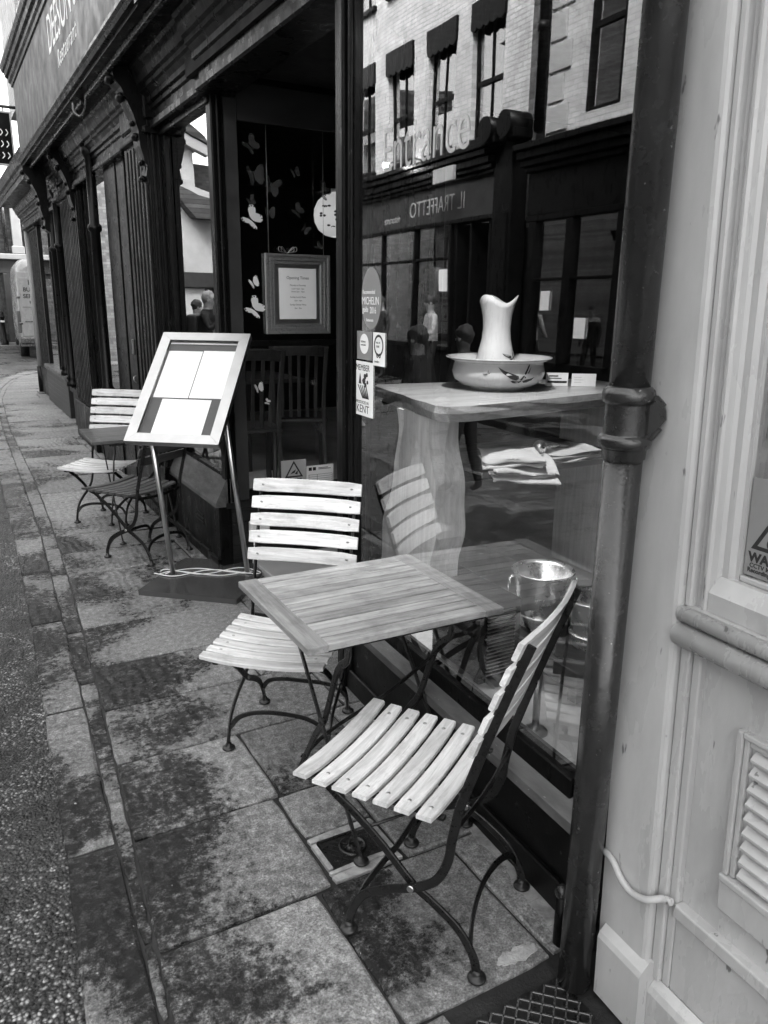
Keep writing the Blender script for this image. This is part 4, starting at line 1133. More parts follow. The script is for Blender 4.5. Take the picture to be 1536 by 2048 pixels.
# stickers on the near glass: (s0, s1, z0, z1)
def sticker(name, lab, s0, s1, z0, z1, mat, cat='sticker', oval=False):
    c = MN @ V((.002, (s0 + s1) / 2, z0)); t = thing(name, lab, cat, c, 0, world=True)
    def f(bm):
        if oval:
            n = 36; vs = [bm.verts.new(MN @ V((.0035, (s0 + s1) / 2 + (s1 - s0) / 2 * math.cos(2 * PI * i / n), (z0 + z1) / 2 + (z1 - z0) / 2 * math.sin(2 * PI * i / n)))) for i in range(n)]
            bm.faces.new(vs)
        else: box(bm, .0022, .0042, s0, s1, z0, z1, MN)
    return t, part('sheet', f, mat, t)
def stext(par, rows, s_left, mat='ink', x=.0016):
    def f(bm):
        for s, size, s0, z, sx in rows: text_bm(bm, s, size, face_w((x, s0, z), MN), .0002, sx=sx)
    part('lettering', f, mat, par)
t, p = sticker('window_sticker', 'grey oval restaurant guide sticker with white lettering, topmost on the near window', 1.262, 1.432, 1.572, 1.795, 'filmg', oval=True)
stext(p, [('Recommended', .022, 1.418, 1.700, .8), ('MICHELIN', .040, 1.424, 1.662, .82), ('guide', .030, 1.420, 1.634, .8), ('2016', .034, 1.355, 1.630, .8), ('Restaurants', .016, 1.385, 1.600, .8)], 0, 'paper')
t, p = sticker('window_sticker', 'dark square sticker with a white oval, left of the pair below the guide sticker', 1.338, 1.470, 1.455, 1.562, 'filmg')
part('oval', lambda bm: bm.faces.new([bm.verts.new(MN @ V((.0020, 1.404 + .040 * math.cos(2 * PI * i / 30), 1.515 + .038 * math.sin(2 * PI * i / 30)))) for i in range(30)]), 'paper', p)
stext(p, [('CERTIFICATE', .009, 1.432, 1.520, .8), ('of EXCELLENCE', .008, 1.432, 1.508, .8)], 0, 'ink', .0012)
t, p = sticker('window_sticker', 'white sticker with a black ring emblem, right of the pair below the guide sticker', 1.228, 1.326, 1.440, 1.562, 'paper')
def f(bm):
    for r0, r1 in ((.040, .031),):
        for i in range(30):
            a, b = 2 * PI * i / 30, 2 * PI * (i + 1) / 30
            quad(bm, [(.0019, 1.277 + r0 * math.cos(a), 1.515 + r0 * math.sin(a)), (.0019, 1.277 + r0 * math.cos(b), 1.515 + r0 * math.sin(b)), (.0019, 1.277 + r1 * math.cos(b), 1.515 + r1 * math.sin(b)), (.0019, 1.277 + r1 * math.cos(a), 1.515 + r1 * math.sin(a))], MN)
    for s in (-.010, .010): lathe(bm, [(.004, 0), (.009, 0)], 16, MN @ Matrix.Translation((.0018, 1.277 + s, 1.478)) @ Matrix.Rotation(PI / 2, 4, 'Y'))
part('ring_emblem', f, 'ink', p)
stext(p, [('HALL OF', .010, 1.300, 1.522, .9), ('FAME', .012, 1.297, 1.507, .9), ('travellers', .012, 1.312, 1.452, .9)], 0, 'ink')
t, p = sticker('window_sticker', 'tall white member of Kent producers sticker with a field drawing, lowest on the near window', 1.325, 1.484, 1.236, 1.447, 'paper')
stext(p, [('MEMBER', .034, 1.478, 1.412, .98), ('PRODUCED IN', .017, 1.476, 1.283, 1.02), ('KENT', .044, 1.474, 1.248, 1.05)], 0, 'ink')
def f(bm):
    for k in range(5):   # ploughed field
        a = 1.37 + k * .018
        q = [(.0018, a + .02, 1.355), (.0018, a + .012, 1.355), (.0018, a - .012 - .006 * k, 1.305), (.0018, a + .001 - .006 * k, 1.305)]
        quad(bm, q, MN)
    prism(bm, [(1.452, 1.36), (1.446, 1.385), (1.440, 1.402), (1.433, 1.385), (1.428, 1.36)], .0014, .0020, MN, axis='x')
    for k, (s, z, r) in enumerate(((1.395, 1.390, .012), (1.378, 1.398, .009), (1.405, 1.372, .013), (1.372, 1.370, .008), (1.39, 1.358, .01))):
        bm.faces.new([bm.verts.new(MN @ V((.0018 - .0001 * k, s + r * math.cos(2 * PI * i / 7 + k) * (1 + .3 * (i % 2)), z + r * math.sin(2 * PI * i / 7 + k)))) for i in range(7)])
part('drawing', f, 'ink', p)

# ------------------------------------------------------------------ entrance window: notices, frame, lantern, butterflies
t = thing('notice_frame', 'gilt picture frame holding the printed opening times, hung on cords in the entrance window', 'picture frame', (1.97, 4.585, 1.47), 0, world=True)
x0, x1, z0, z1 = 1.760, 2.182, 1.470, 1.940; Y = 4.604
def f(bm):
    def ring(m, w_, ya, yb):
        for c in (((x0 + m, z0 + m), (x1 - m, z0 + m), (x1 - m - w_, z0 + m + w_), (x0 + m + w_, z0 + m + w_)), ((x1 - m, z0 + m), (x1 - m, z1 - m), (x1 - m - w_, z1 - m - w_), (x1 - m - w_, z0 + m + w_)),
                  ((x1 - m, z1 - m), (x0 + m, z1 - m), (x0 + m + w_, z1 - m - w_), (x1 - m - w_, z1 - m - w_)), ((x0 + m, z1 - m), (x0 + m, z0 + m), (x0 + m + w_, z0 + m + w_), (x0 + m + w_, z1 - m - w_))):
            prism(bm, list(c), ya, yb)
    ring(0, .014, Y - .030, Y); ring(.0145, .012, Y - .022, Y); ring(.027, .010, Y - .026, Y); ring(.0375, .012, Y - .016, Y); ring(.050, .008, Y - .020, Y)
part('moulding', f, 'gilt', t)
part('mount', lambda bm: box(bm, x0 + .056, x1 - .056, Y - .008, Y, z0 + .056, z1 - .056), 'steel', t)
pp = part('notice', lambda bm: box(bm, x0 + .088, x1 - .088, Y - .011, Y - .0085, z0 + .088, z1 - .082), 'paper', t)
def f(bm):
    for s, sz, z in (('Opening Times', .024, 1.795), ('Monday to Saturday', .013, 1.755), ('Lunch 12pm - 3pm', .011, 1.735), ('Dinner 5pm - 10pm', .011, 1.718), ('Sunday Lunch Menu', .013, 1.685), ('12pm - 4pm', .011, 1.665), ('Sunday Dinner Menu', .013, 1.640), ('5pm - 9pm', .011, 1.620)):
        text_bm(bm, s, sz, face_s((1.971, Y - .0115, z)), .0002, align='CENTER')
part('lettering', f, 'ink', pp)
part('cord', lambda bm: (tube(bm, [(1.79, Y - .004, 1.94), (1.79, Y - .004, 2.64)], .0015, 5), tube(bm, [(2.15, Y - .004, 1.94), (2.15, Y - .004, 2.64)], .0015, 5)), 'gilt', t)
part('wire_butterfly', lambda bm: [tube(bm, smoothpath([(1.90, Y - .02, 1.94), (1.90 + a * .05, Y - .03, 1.98), (1.90 + a * .055, Y - .03, 1.955), (1.90, Y - .02, 1.945)], 5), .002, 5) for a in (-1, -.7, 1, .7)], 'steel', t)
t = thing('warning_sign', 'camera warning sign with a black triangle, low in the entrance window', 'sign', (1.925, 4.60, .53), 0, world=True)
part('plate', lambda bm: box(bm, 1.838, 2.012, 4.603, 4.606, .475, .668), 'paperg', t)
def f(bm):
    def tri(c, r, y):
        return [(c[0] + r * math.sin(k * 2 * PI / 3), y, c[1] + r * math.cos(k * 2 * PI / 3)) for k in range(3)]
    a, b = tri((1.925, .590), .074, 4.6022), tri((1.925, .590), .054, 4.6022)
    for k in range(3): quad(bm, [a[k], a[(k + 1) % 3], b[(k + 1) % 3], b[k]])
    quad(bm, [(1.900, 4.602, .575), (1.915, 4.602, .592), (1.940, 4.602, .605), (1.930, 4.602, .583)]); quad(bm, [(1.93, 4.602, .575), (1.95, 4.602, .57), (1.952, 4.602, .595), (1.948, 4.602, .595)])
    text_bm(bm, 'Warning', .030, face_s((1.925, 4.602, .530)), .0003, align='CENTER', offset=.001)
    text_bm(bm, 'CCTV cameras in', .020, face_s((1.925, 4.602, .510)), .0003, align='CENTER', offset=.0005)
    text_bm(bm, 'constant operation', .018, face_s((1.925, 4.602, .490)), .0003, align='CENTER', offset=.0005)
part('printing', f, 'ink', t)
t = thing('licence_notice', 'printed white form beside the camera warning sign in the entrance window', 'notice', (2.11, 4.60, .53), 0, world=True)
part('sheet', lambda bm: box(bm, 2.016, 2.21, 4.603, 4.605, .475, .618), 'paper', t)
part('printing', lambda bm: ([box(bm, 2.03, 2.20, 4.6015, 4.6025, .50 + k * .014, .5016 + k * .014) for k in range(5)], [box(bm, 2.03 + k * .03, 2.052 + k * .03, 4.6015, 4.6025, .585, .607) for k in range(2)], [box(bm, xx, xx + .002, 4.6015, 4.6025, .50, .556) for xx in (2.03, 2.09, 2.2)], box(bm, 2.10, 2.19, 4.6015, 4.6025, .590, .594), box(bm, 2.10, 2.17, 4.6015, 4.6025, .598, .602)), 'ink', t)
def f(bm):
    prof = [(.028, .148), (.03, .135), (.075, .122), (.115, .088), (.138, .04), (.142, 0), (.136, -.045), (.112, -.09), (.07, -.122), (.03, -.132)]
    lathe(bm, [(r, z) for r, z in prof], 40, Matrix.Translation((2.36, 4.86, 2.205)))
t = thing('hanging_lantern', 'round white lantern with dark flower pattern hanging behind the entrance window', 'lantern', (2.36, 4.86, 2.05), 0, world=True)
lg = part('globe', f, 'lantern', t)
part('cap', lambda bm: lathe(bm, [(0, .165), (.03, .165), (.032, .145), (.028, .14)], 24, Matrix.Translation((2.36, 4.86, 2.205))), 'steel', t)
part('cord', lambda bm: tube(bm, [(2.36, 4.86, 2.37), (2.36, 4.86, 2.895)], .003, 6), 'iron', t)
def f(bm):
    rnd = random.Random(4)
    for cx, cz, n, rr_ in ((-.02, .0, 15, .045), (.03, -.02, 8, .03), (-.10, .06, 5, .02), (-.125, -.01, 3, .012), (-.08, -.085, 5, .02), (.05, .07, 6, .03)):
        for _ in range(n):
            x = cx + rnd.uniform(-rr_, rr_); z = cz + rnd.uniform(-rr_, rr_); 
            q = .1435 ** 2 - x * x - z * z * 1.12
            if q <= 0: continue
            y = -math.sqrt(q); c = V((2.36 + x, 4.86 + y - .001, 2.205 + z)); nr = V((x, y, z)).normalized(); a = nr.cross(V((0, 0, 1))).normalized(); b = nr.cross(a); an = rnd.uniform(0, 3); r1 = rnd.uniform(.009, .017)
            vs = [bm.verts.new(c + (a * math.cos(an + k * PI / 3) * r1 + b * math.sin(an + k * PI / 3) * r1 * .6)) for k in range(6)]; bm.faces.new(vs)
part('flower_pattern', f, 'ink', lg)
WING = [(0, .0), (.10, .34), (.42, .72), (.82, .86), (1.0, .66), (.90, .34), (.62, .12), (.72, -.10), (.78, -.42), (.55, -.66), (.28, -.60), (.08, -.28)]
def butterfly(x, z, s, a, lab, mat='fly', y=4.612):
    t = thing('butterfly', lab, 'butterfly', (x, y, z), 0, 'paper butterflies in the entrance window')
    c, sn = math.cos(a), math.sin(a)
    def P(u, v_, fold): return V((s * (u * c - v_ * sn), -abs(u) * s * fold - .001, s * (u * sn + v_ * c)))
    wp = []
    for sg in (-1, 1):
        def f(bm):
            vs = [bm.verts.new(P(sg * (p[0] * (.5 if sg < 0 else .9) + .04), p[1], .25)) for p in WING]
            r = bmesh.ops.triangulate(bm, faces=[bm.faces.new(vs)])
            for u, v_, r_ in ((.86, .70, .08), (.70, .80, .06), (.93, .5, .06), (.62, -.52, .07), (.70, -.3, .05)):
                bm.faces.new([bm.verts.new(P(sg * (u * (.5 if sg < 0 else .9) + .04), v_, .25) + V((r_ * s * math.cos(k * PI / 3), -.0006, r_ * s * math.sin(k * PI / 3)))) for k in range(6)]).material_index = 1
        w_ = part('wing', f, mat, t); w_.data.materials.append(MT['ink' if mat == 'fly' else 'inwall'])
    part('body', lambda bm: tube(bm, [P(0, -.35, 0) + V((0, -.003, 0)), P(0, .38, 0) + V((0, -.003, 0))], s * .05, 6), 'ink', t)
for x, z, s, a, lab, m in (
    (1.695, 2.12, .075, .95, 'large bright butterfly with black wing tips on the entrance window, level with the lantern', 'fly'),
    (1.695, 1.61, .075, .95, 'large bright butterfly with black wing tips low beside the left edge of the gilt frame', 'fly'),
    (1.690, 1.765, .042, .5, 'small bright butterfly beside the gilt frame, between the two large ones', 'fly'),
    (1.700, 2.52, .060, .8, 'faint butterfly at the top left corner of the entrance window', 'flyd'),
    (1.715, 2.36, .072, .2, 'faint angular butterfly below the top left one on the entrance window', 'flyd'),
    (1.815, 2.31, .068, -.2, 'grey butterfly high in the middle of the entrance window crossing the left cord', 'flyd'),
    (1.97, 2.40, .036, .4, 'tiny outline butterfly near the top of the entrance window', 'flyd'),
    (2.155, 2.30, .062, 1.0, 'grey butterfly just above the lantern', 'flyd'),
    (1.985, 2.185, .050, .9, 'pale butterfly left of the lantern', 'flyd'),
    (2.03, 2.09, .040, -.6, 'small dim butterfly below left of the lantern', 'flyd'),
    (1.80, 2.165, .045, .1, 'narrow dim butterfly hanging along the left cord', 'flyd'),
    (1.69, 2.225, .036, .6, 'tiny faint butterfly above the upper large bright one', 'flyd'),
    (2.12, 1.985, .036, .9, 'tiny dim butterfly above the right corner of the gilt frame', 'flyd'),
    (1.70, 1.14, .040, .3, 'pale butterfly in the lower entrance window above the back of the dining chair', 'fly'),
    (2.07, 1.16, .030, .3, 'tiny pale butterfly right of the dining chair back', 'flyd'),
    (2.10, .86, .045, .2, 'pale butterfly low on the right of the entrance window', 'flyd'),
    (1.76, 1.05, .026, 1.2, 'tiny bright butterfly below the pale one in the lower entrance window', 'fly')):
    butterfly(x, z, s, a, lab, m)
# junction box by the menu stand
t = thing('junction_box', 'white electrical junction box on the black brick base of the entrance window', 'junction box', (1.645, 4.56, .18))
part('box', lambda bm: box(bm, -.055, .075, -.035, .008, 0, .13, bev=.006), 'white', t)
part('lid', lambda bm: box(bm, -.048, .068, -.043, -.0355, .008, .122, bev=.004), 'white', t)
part('cord', lambda bm: tube(bm, smoothpath([(-.03, -.02, 0), (-.03, -.03, -.08), (0, -.05, -.15), (.06, -.10, -.175)], 6), .004, 8), 'cable', t)
# dining chairs inside
def dining(loc, rz, lab):
    t = thing('dining_chair', lab, 'chair', loc, rz, 'wooden dining chairs inside the restaurant')
    part('seat', lambda bm: box(bm, -.21, .21, -.22, .20, .44, .465, bev=.006), 'chairw', t)
    for sx in (-1, 1):
        part('back_post', lambda bm: bar(bm, smoothpath([(sx * .19, .24, 0), (sx * .185, .20, .25), (sx * .18, .19, .46), (sx * .185, .23, .72), (sx * .195, .30, .99)], 5), .036, .03, (1, 0, 0)), 'chairw', t)
        part('leg', lambda bm: box(bm, sx * .19 - .017, sx * .19 + .017, -.21, -.176, 0, .44, bev=.003), 'chairw', t)
    part('top_rail', lambda bm: bar(bm, smoothpath([(-.20, .285, .955), (-.1, .31, .965), (0, .318, .97), (.1, .31, .965), (.20, .285, .955)], 5), .075, .02, (0, 1, -.25)), 'chairw', t)
    part('slats', lambda bm: [bar(bm, [(x, .20, .48), (x, .235, .70), (x * 1.05, .295, .93)], .026, .010, (0, 1, -.2)) for x in (-.12, -.06, 0, .06, .12)], 'chairw', t)
    return t
dc = dining((1.80, 5.13, .3615), math.radians(172), 'dark slat backed wooden dining chair inside the entrance window, nearest the glass')
copytree(dc, (2.32, 5.45, .3615), math.radians(160), 'dark wooden dining chair inside, standing behind and right of the nearer one')
t = thing('dining_table', 'dark dining table with folded papers inside the entrance window', 'table', (1.86, 5.75, .3615))
part('table_top', lambda bm: box(bm, -.22, .5, -.35, .35, .715, .745, bev=.004), 'chairw', t)
part('leg', lambda bm: box(bm, .10, .18, -.04, .04, 0, .715, bev=.004), 'chairw', t)
#PART4
# ------------------------------------------------------------------ neighbouring cream shop (leans very slightly, as old fronts do)
Cr = thing('neighbour_shop', 'cream painted shop front with a moulded corner pilaster, right of the drainpipe', 'building', (1.30, .9, 0), 0, world=True)
SH = Matrix(((1, 0, 0, 0), (0, 1, .030, -.028), (0, 0, 1, 0), (0, 0, 0, 1)))
MC = Matrix(((nn.x, dd.x, 0, 1.272), (nn.y, dd.y, 0, 1.10), (0, 0, 1, 0), (0, 0, 0, 1)))
MS = SH @ MC          # local: x inward, y along street (0 = pipe side, negative towards the viewer)
def cbox(bm, a, b, c, d, e, f_, bev=.004, seg=2): box(bm, a, b, c, d, e, f_, MS, bev, seg)
def f(bm):
    # plain corner pilaster, rolled front edge
    prism(bm, [(.0, .05), (.0, -.090), (.003, -.098), (.010, -.102), (.20, -.102), (.20, .05)], 0, 3.4, MS, axis='z')
part('pilaster', f, 'cream', Cr)
def f(bm):
    prism(bm, [(-.024, 0), (-.024, .165), (-.018, .178), (.002, .196), (.15, .196), (.15, 0)], -.112, .03, MS)
    prism(bm, [(.004, 0), (.004, .12), (.012, .135), (.03, .15), (.15, .15), (.15, 0)], -1.6, -.1125, MS)
part('plinth', f, 'cream', Cr)
def f(bm):
    # body below the sill
    cbox(bm, .045, .20, -1.6, -.103, .0, 1.0, .001, 1)
    cbox(bm, .018, .05, -.128, -.1035, .152, 1.005); cbox(bm, .028, .05, -.150, -.1285, .152, 1.005)
    cbox(bm, .018, .07, -1.6, -.1505, .352, .385)          # lower rail with sloping top
    cbox(bm, .030, .07, -1.6, -.1505, .152, .351)
part('panel', f, 'cream', Cr)
def f(bm):
    for z, r, x in ((1.018, .024, .006), (1.062, .017, .010)):
        tube(bm, [MS @ V((x, -.105, z)), MS @ V((x, -1.6, z))], r, 18)
        ball(bm, MS @ V((x, -.105, z)), r, sc=(1, .4, 1), seg=18)
    cbox(bm, .012, .20, -1.6, -.107, .992, 1.078)
    prism(bm, [(.030, 1.079), (.030, 1.118), (.052, 1.150), (.20, 1.150), (.20, 1.079)], -1.6, -.150, MS)
part('sill_moulding', f, 'cream', Cr)
def f(bm):
    prof = [(0.2, -0.103), (0.02, -0.103), (0.017, -0.1052), (0.017, -0.1156), (0.022, -0.1178), (0.036, -0.1193), (0.04, -0.123), (0.04, -0.1319), (0.03, -0.1348), (0.026, -0.1393), (0.026, -0.1452), (0.032, -0.1489), (0.046, -0.1518), (0.054, -0.157), (0.054, -0.1718), (0.06, -0.1748), (0.066, -0.1785), (0.066, -0.1866), (0.2, -0.1866)]
    prism(bm, prof, 1.0785, 3.3, MS, axis='z')
    cbox(bm, .066, .09, -1.6, -.188, 1.1505, 1.162, .002, 1)
wc = part('window', f, 'cream', Cr)
part('pane', lambda bm: quad(bm, [(.078, -.185, 1.15), (.078, -1.6, 1.15), (.078, -1.6, 3.3), (.078, -.185, 3.3)], MS), 'glass2', wc)
part('dark_lining', lambda bm: box(bm, .35, .36, -1.6, -.1, 1.0, 3.3, MS), 'inwall', wc)
# louvred vent
def f(bm):
    y0, z1, z0 = -.252, .868, .540
    cbox(bm, .028, .05, y0 - .013, y0, z0, z1, .003); cbox(bm, .034, .05, y0 - .026, y0 - .0135, z0 + .0, z1 - .013, .003)
    cbox(bm, .028, .05, -.60, y0 - .0135, z1 - .012, z1, .003); cbox(bm, .034, .05, -.60, y0 - .0265, z1 - .026, z1 - .0125, .003)
    cbox(bm, .022, .05, -.60, y0 + .002, z0 - .016, z0 - .001, .003)
    cbox(bm, .026, .05, -.60, y0 + .001, z0 - .085, z0 - .017, .003)
    for k in range(9):
        z = z0 + .012 + k * .033
        prism(bm, [(.030, z), (.030, z + .005), (.052, z + .024), (.052, z + .019)], -.585, y0 - .034 - .0, MS)
        prism(bm, [(.0465, z - .008), (.0465, z + .012), (.052, z + .012), (.052, z - .008)], -.585, y0 - .028, MS)
part('louvred_vent', f, 'cream', Cr)
part('upper_wall', lambda bm: box(bm, .10, .5, -7, .0, 3.42, 9.5, MC), 'brickw', Cr)
part('cornice', lambda bm: (box(bm, -.25, .3, -7, .02, 3.42, 3.55, MC, .02), box(bm, -.05, .3, -7, .02, 3.56, 4.2, MC, .01)), 'cream', Cr)
part('far_wall', lambda bm: box(bm, .2, 5, -7, -1.6, 0, 3.4, MC), 'cream', Cr)
# warning notice on its window
t = thing('warning_sign', 'grey camera warning notice stuck inside the window of the cream shop', 'sign', tuple(MS @ V((.074, -.30, 1.16))), 0, world=True)
part('sheet', lambda bm: box(bm, .0735, .076, -.39, -.190, 1.166, 1.36, MS), 'papers', t)
def f(bm):
    c, zc = -.272, 1.262
    for r0, r1 in ((.082, .066),):
        a = [(.0732, c + r0 * math.sin(k * 2 * PI / 3), zc + r0 * math.cos(k * 2 * PI / 3)) for k in range(3)]; b = [(.0732, c + r1 * math.sin(k * 2 * PI / 3), zc + r1 * math.cos(k * 2 * PI / 3)) for k in range(3)]
        for k in range(3): quad(bm, [a[k], a[(k + 1) % 3], b[(k + 1) % 3], b[k]], MS)
    text_bm(bm, 'CCTV', .030, face_w((.0730, -.234, 1.228), MS), .0002, offset=.0008)
    text_bm(bm, 'WARNING', .026, face_w((.0730, -.198, 1.196), MS), .0002, offset=.0012)
    text_bm(bm, 'CCTV Monitoring', .0125, face_w((.0730, -.202, 1.184), MS), .0002, offset=.0003)
    text_bm(bm, 'Recording in use', .0125, face_w((.0730, -.198, 1.174), MS), .0002, offset=.0003)
part('printing', f, 'ink', t)
# drainpipe ------------------------------------------------------
t = thing('drainpipe', 'stout cast iron drainpipe with a double collar between the black and cream shop fronts', 'drainpipe', (1.226, 1.150, 0))
def f(bm):
    tube(bm, [(0, 0, .0), (0, 0, 1.36)], .0405, 36); tube(bm, [(0, 0, 1.36), (0, 0, 4.1)], .0412, 36)
part('pipe', f, 'pipe', t)
def f(bm):
    lathe(bm, [(r_ * .86, z_) for r_, z_ in [(.044, 1.362), (.052, 1.366), (.054, 1.386), (.0545, 1.3862), (.060, 1.390), (.0635, 1.398), (.0635, 1.406), (.060, 1.414), (.0532, 1.4155), (.0530, 1.418), (.0530, 1.478), (.0532, 1.4805), (.059, 1.482), (.0625, 1.490), (.0625, 1.500), (.060, 1.508), (.0545, 1.5125), (.054, 1.5135), (.0472, 1.516)]], 40)
part('collar', f, 'pipe', t)
def f(bm):
    Mb = Matrix.Rotation(math.atan2(-.80, .60), 4, 'Z')
    prism(bm, [(.036, 1.502), (.052, 1.500), (.066, 1.488), (.076, 1.470), (.078, 1.452), (.070, 1.440), (.060, 1.425), (.050, 1.405), (.036, 1.400)], -.009, .009, Mb)
    bar(bm, [Mb @ V((.036, 0, 1.496)), Mb @ V((.056, 0, 1.493)), Mb @ V((.072, 0, 1.478))], .010, .024, (.80, .60, 0))
    bar(bm, [Mb @ V((.036, 0, 1.406)), Mb @ V((.054, 0, 1.412)), Mb @ V((.068, 0, 1.432))], .009, .022, (.80, .60, 0))
    tube(bm, [Mb @ V((.060, -.018, 1.462)), Mb @ V((.060, .018, 1.462))], .007, 8)
part('bracket', f, 'iron', t)
t = thing('foot_pipe', 'short stub of pipe standing at the foot of the drainpipe against the black stall riser', 'pipe', (1.275, 1.262, 0))
part('pipe', lambda bm: tube(bm, [(0, 0, 0), (0, 0, .16)], .017, 16), 'black', t)
part('cap', lambda bm: ball(bm, (0, 0, .165), .022, seg=16), 'pipe', t)
def f(bm):
    tube(bm, smoothpath([MS @ V(p) for p in ((-.006, .045, .392), (-.011, .01, .388), (-.012, -.02, .362), (-.012, -.055, .352), (-.012, -.09, .362), (-.008, -.108, .372), (.008, -.128, .385), (.012, -.15, .392))], 6), .0085, 12)
single('wall_cable', f, 'cream', 'cream painted cable sagging across the corner of the cream pilaster', 'cable')

# ------------------------------------------------------------------ far end of the street
t = thing('parked_van', 'white high roofed builders van seen from behind at the end of the street', 'van', (2.02, 24.6, -.06), math.radians(-3))
def sec(wb, wt, h0, h1, y, n=5):
    p = [(-wb, h0), (-wb * 1.01, h0 + .5), (-wb, 1.15), (-wb * .965, 1.75)]
    for i in range(n + 1):
        a = PI / 2 * i / n; p.append((-wt + .0 + (-.28) * math.cos(a) + .0, h1 - .30 + .30 * math.sin(a)))
    return [(x + 1.0, z) for x, z in p] + [(-x + 1.0, z) for x, z in p[::-1]]
def f(bm):
    st = [(0.10, sec(.93, .52, .42, 2.50, 0)), (.0, sec(.95, .56, .42, 2.52, 0)), (.12, sec(.97, .62, .42, 2.66, 0)), (.6, sec(.98, .66, .42, 2.74, 0)), (4.4, sec(.98, .66, .42, 2.72, 0)), (5.4, sec(.93, .5, .42, 1.5, 0))]
    st = st[1:]
    rings = [[bm.verts.new((x, y, z)) for x, z in s] for y, s in st]
    fs = []
    for a, b in zip(rings, rings[1:]):
        for i in range(len(a) - 1):
            q = bm.faces.new((a[i], a[i + 1], b[i + 1], b[i])); q.smooth = True; fs.append(q)
        fs.append(bm.faces.new((a[-1], a[0], b[0], b[-1])))
    fs.append(bm.faces.new(rings[0])); fs.append(bm.faces.new(rings[-1][::-1])); bmesh.ops.recalc_face_normals(bm, faces=fs)
vb = part('body', f, 'van', t)
for s, xa, xb in ((-1, .10, .985), (1, 1.015, 1.90)):
    d = part('rear_door', lambda bm: box(bm, xa, xb, -.018, .012, .62, 2.38, bev=.02, seg=2), 'van', t)
    part('door_panel', lambda bm: box(bm, xa + .05, xb - .05, -.028, -.012, 1.42, 2.22, bev=.012, seg=2), 'van', d)
    part('hinge', lambda bm: [box(bm, xa - .07 if s < 0 else xb - .01, xa + .03 if s < 0 else xb + .07, -.035, -.01, z, z + .06, bev=.01) for z in (.95, 1.66)], 'gun', d)
    part('handle', lambda bm: box(bm, xa + .10 if s < 0 else xb - .4, xa + .62 if s < 0 else xb - .15, -.036, -.018, 1.02, 1.05, bev=.006), 'gun', d)
    part('tail_light', lambda bm: box(bm, .0 if s < 0 else 1.905, .09 if s < 0 else 1.985, -.02, .10, .72, 1.32, bev=.02, seg=2), 'lamp', t)
part('lettering', lambda bm: [text_bm(bm, s_, z_, face_s((x_, -.0290, y_)), .001, offset=.004) for s_, z_, x_, y_ in (('M. J. WEBB', .19, .36, 2.03), ('BUILDING', .15, .22, 1.85), ('SERVICES', .15, .21, 1.67), ('Est. 1986', .09, .36, 1.53))], 'ink', t)
part('emblem', lambda bm: lathe(bm, [(0, .012), (.06, .010), (.065, 0)], 24, Matrix.Translation((.50, -.018, 1.20)) @ Matrix.Rotation(PI / 2, 4, 'X')), 'iron', t)
part('bumper', lambda bm: (box(bm, .02, 1.97, -.10, .12, .42, .60, bev=.03, seg=2), box(bm, .03, 1.96, -.07, .1, .34, .42, bev=.01)), 'gun', t)
pl = part('number_plate', lambda bm: box(bm, .42, .94, -.028, -.018, .66, .78, bev=.002), 'plate', t)
part('lettering', lambda bm: text_bm(bm, 'W77 TBG', .115, face_s((.455, -.0290, .675)), .0008, offset=.003), 'ink', pl)
for x in (.14, 1.86):
    for y in (1.1, 4.5):
        wv = part('wheel', lambda bm: cyl(bm, (x - .12, y, .34), .34, .24, 'x', 30), 'rubber', t)
        part('rim', lambda bm: cyl(bm, (x - .125, y, .34), .20, .25, 'x', 24), 'gun', wv)
# brick building across the junction
t = thing('corner_shop_building', 'dark brick building with pale stone pilasters and a lit shop sign behind the van', 'building', (3, 31, 0), 0, world=True)
part('wall', lambda bm: box(bm, -2, 9, 30.6, 36, 0, 5.25), 'brickdy', t)
def f(bm):
    for x in (1.62, 2.62, 4.6, 6.6):
        box(bm, x, x + .30, 30.48, 30.6, 3.05, 4.75, bev=.02); box(bm, x - .05, x + .35, 30.44, 30.6, 3.05, 3.3, bev=.02); box(bm, x - .05, x + .35, 30.44, 30.6, 4.55, 4.75, bev=.03)
    box(bm, -2.1, 9.1, 30.35, 30.6, 2.86, 3.04, bev=.02); box(bm, -2.1, 9.1, 30.25, 30.6, 5.05, 5.3, bev=.04)
part('stone_trim', f, 'stone', t)
for x0_ in (2.98, 4.96, 0.0):
    wq = part('window', lambda bm: (box(bm, x0_, x0_ + .95, 30.54, 30.6, 3.1, 4.6), box(bm, x0_ + .10, x0_ + .88, 30.50, 30.54, 3.12, 3.22)), 'black2', t)
    part('pane', lambda bm: (box(bm, x0_ + .10, x0_ + .42, 30.52, 30.539, 3.25, 3.80), box(bm, x0_ + .50, x0_ + .85, 30.52, 30.539, 3.25, 3.80), box(bm, x0_ + .1, x0_ + .85, 30.52, 30.539, 3.9, 4.5)), 'gun', wq)
part('sign_letters', lambda bm: text_bm(bm, 'SMP', .32, face_s((2.98, 30.49, 3.92)), .01, offset=.01), 'white', t)
part('shop_front', lambda bm: (box(bm, -2, 9, 30.5, 30.6, 2.4, 2.85, bev=.02), [box(bm, x, x + .2, 30.45, 30.6, 0, 2.4, bev=.02) for x in (1.0, 2.2, 3.4)], box(bm, 1.25, 2.1, 30.55, 30.6, .1, 2.3)), 'fasc', t)
part('drainpipe', lambda bm: tube(bm, [(2.42, 30.52, 3.1), (2.42, 30.52, 5.0)], .06, 12), 'pipe', t)
t = thing('sun_block_house', 'unseen tall brick house added to keep the sun off the van', 'building', (9, 20, 0), 0, world=True)  # added out of view to block the sun from the van and far end
part('wall', lambda bm: box(bm, 5.2, 13, 16.5, 25.5, 0, 10.5), 'brickm', t)
